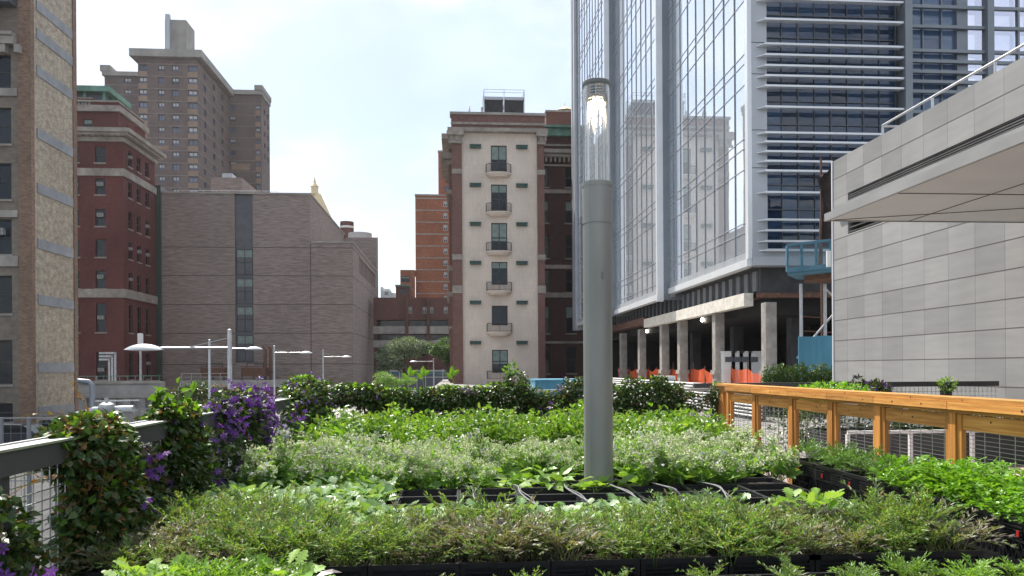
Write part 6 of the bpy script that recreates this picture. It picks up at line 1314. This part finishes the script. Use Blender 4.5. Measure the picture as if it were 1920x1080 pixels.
vine('slim vine climbing the corner where rear railing meets the wooden fence', [((rx(1347), YR - .02, 1.15), (.17, .14, .2), 1), ((rx(1349), YR, .6), (.15, .12, .5), 1.5)], 1000, red=60, bright=40, seed=18)
# big young leaves above the hedge
global_f = FM(); RNG = np.random.default_rng(77)
for j, px in enumerate((762, 795, 855)):
    f = FM(); x = rx(px); pts = curve(1.0 + j, .25, 1.4, .3, 4) + np.array([x, YR + .05, 1.25]); f.line(pts, .008); f.add('oval', [pts[-1], pts[-2], pts[-1]], [(.1, 0, 1), (-.6, 0, .6), (.7, .1, .5)], .16, .09, 0, N=np.array([(0, -1, .2)] * 3))
    tag(f.build('young_sunflower', 'vinebright', origin=(x, YR + .05, 1.2)), 'large leaved bright seedling above the rear hedge, %s of three' % ('leftmost', 'middle', 'rightmost')[j], 'seedling', 'large leaved seedlings over the hedge')
# vines on the plaza side
def shrub(name, label, cat, blobs, n, mat, leaf=(.05, .09), seed=0, kind='oval', origin=None, purple=0):
    global RNG; RNG = np.random.default_rng(seed + 300); c0 = blobs[0][0]; t = thing(name, label, cat, (c0[0], c0[1], -.1)); f = FM(); wt = np.array([b[2] for b in blobs], float); wt /= wt.sum()
    for b, w0 in zip(blobs, wt):
        k = int(n * w0); d = rdir(k, .05); P = np.array(b[0]) + d * RNG.uniform(.55, 1.05, (k, 1)) * np.array(b[1]); f.add(kind, P, d + RNG.normal(0, .5, (k, 3)), RNG.uniform(*leaf, k), RNG.uniform(leaf[0] * .5, leaf[1] * .6, k), 0, tilt=.6)
    f.build('foliage', mat, t); g = MB(); 
    for b in blobs[:4]: g.tube([(b[0][0], b[0][1], -.1), (b[0][0] + .03, b[0][1], b[0][2])], .02, 6)
    g.build('stem', 'bark', t)
    if purple: q = FM(); P = np.array(blobs[0][0]) + rdir(purple, .6) * np.array(blobs[0][1]); q.add('flower', P, rdir(purple, 0), .08, .08); q.build('flowers', 'purple', t)
    return t
hx0, hx1 = XY(1432, 25, 700), XY(1562, 25, 700); K = 10
for i in range(2): pass
shrub('hedge', 'clipped green hedge in front of the blue plywood hoarding', 'hedge', [((hx0 + (hx1 - hx0) * (i + .5) / K, 25, .55), ((hx1 - hx0) / K * .75, .4, 1.02 + .06 * (i % 3)), 1) for i in range(K)], 15000, 'ivy', (.06, .11), 1, kind='heart')
shrub('flowering_shrub', 'low shrub with purple flowers peeking over the wooden fence', 'shrub', [((XY(1640, 13.9), 13.9, 1.15), (.32, .25, .16), 1), ((XY(1650, 13.9), 13.9, .6), (.5, .3, .5), 2)], 1300, 'vine', seed=2, purple=40)
shrub('flowering_shrub', 'tall thin purple flowered stem above the wooden fence cap', 'shrub', [((XY(1608, 13.9), 13.9, 1.30), (.1, .1, .1), 1)], 60, 'vine', seed=3, purple=10)
shrub('creeper', 'small green creeper on the plaza railing post', 'vine', [((XY(1775, 14.1), 14.1, 1.22), (.16, .15, .14), 1)], 150, 'borleaf', seed=4)
shrub('creeper', 'yellow green creeper lying on the wooden fence cap near the hedge', 'vine', [((XY(1560, 13), 13, 1.12), (.75, .3, .17), 1)], 900, 'parsley', seed=5)
for i, (px, Y_, zc, hx, hz_, n) in enumerate(((1530, 12.6, .55, .55, .4, 900), (1480, 12.0, .6, .35, .45, 300), (1745, 12.6, .6, .9, .35, 1600), (1860, 12.6, .55, 1.0, .35, 1900))):
    shrub('planter_shrub', 'dark green shrub behind the wooden fence mesh, %s' % ('behind the third panel', 'a sparse one behind the second panel', 'in the planter behind the fifth panel', 'rightmost in the planter')[i], 'shrub', [((XY(px, Y_), Y_, zc), (hx, .3, hz_), 1)], n, 'vine', seed=20 + i)

# ---------------------------------------------------------------- trees in the street
def tree(label, x, y, z0, H, crowns, n, mat, leaf, seed, name='street_tree'):
    global RNG; RNG = np.random.default_rng(seed + 500); t = thing(name, label, 'tree', (x, y, z0)); g = MB(); top = np.array([x, y, z0 + H * .45])
    g.tube([(x, y, z0), (x + .1, y, z0 + H * .25), tuple(top)], [.28, .2, .17], 8)
    for c in crowns[:9]: e = np.array(c[0]); m_ = (top + e) / 2 + np.array([0, 0, -.3]); g.tube([tuple(top), tuple(m_), tuple(e)], [.13, .08, .03], 6)
    g.build('trunk', 'bark', t, smooth=True); f = FM(); 
    for c, r in crowns:
        k = int(n / len(crowns)); d = rdir(k, .25); P = np.array(c) + d * RNG.uniform(.45, 1.05, (k, 1)) * np.array(r); f.add('oval', P, d + RNG.normal(0, .6, (k, 3)) + np.array([0, 0, -.2]), RNG.uniform(*leaf, k), RNG.uniform(leaf[0] * .5, leaf[1] * .6, k), 0, tilt=.5)
    f.build('crown', mat, t); return t
def cr_(pxs, Y, jx=.0): return [((XY(a, Y, b), Y + c, ZY(a, b, Y)), (d, d * .9, d * .42)) for a, b, c, d in pxs]
tree('spreading pale green tree in front of the low brown brick building', XY(760, 104), 104, GZ, 8, cr_([(724, 666, 0, 1.7), (738, 654, 1, 2.0), (757, 644, 0, 2.0), (776, 647, -1, 1.9), (795, 651, 0, 1.7), (806, 655, 0, 1.1), (735, 675, -1, 1.6), (752, 662, 1, 1.8), (772, 662, 1, 1.4), (722, 682, 1, 1.2), (745, 686, 0, 1.2), (764, 638, 2, 1.2), (718, 695, 0, .9)], 104), 6500, 'treepale', (.22, .4), 1)
tree('bright green tree partly hidden behind the beige building', XY(842, 100), 100, GZ, 8, cr_([(828, 650, 0, 1.3), (840, 640, 1, 1.3), (820, 660, 0, 1.2), (846, 655, -1, 1.4), (836, 668, 0, 1.1), (845, 678, 0, .9)], 100), 2600, 'treegreen', (.2, .36), 2)
tree('young dark tree behind the left railing below the chillers', XY(365, 60), 60, GZ, 4, cr_([(350, 735, 0, 1.2), (370, 728, 1, 1.3), (390, 735, 0, 1.2), (360, 748, 0, 1.3), (385, 750, 0, 1.2), (335, 748, 0, 1.0), (405, 745, 0, .9)], 60), 3000, 'vine', (.14, .24), 3)
tree('small bushy tree right of the grey brick building behind the hedge', XY(722, 70), 70, GZ, 4, cr_([(718, 705, 0, .9), (728, 712, 0, .8), (716, 718, 0, .8), (735, 718, 0, .8), (750, 716, 0, .7), (768, 714, 0, .7)], 70), 1800, 'borleaf', (.13, .22), 4)

# ---------------------------------------------------------------- haze (last: encloses everything)
hm = bpy.data.materials.new('haze'); hm.use_nodes = True; ht = hm.node_tree; ht.nodes.clear(); ho = ht.nodes.new('ShaderNodeOutputMaterial'); hv = ht.nodes.new('ShaderNodeVolumePrincipled')
hv.inputs['Color'].default_value = (.92, .95, 1, 1); hv.inputs['Density'].default_value = .00014; hv.inputs['Anisotropy'].default_value = .3; ht.links.new(hv.outputs[0], ho.inputs['Volume']); M['haze'] = hm
tag(MB().box(-950, 950, -350, 1550, GZ - 1.6, 190).build('haze', 'haze'), kind='stuff')
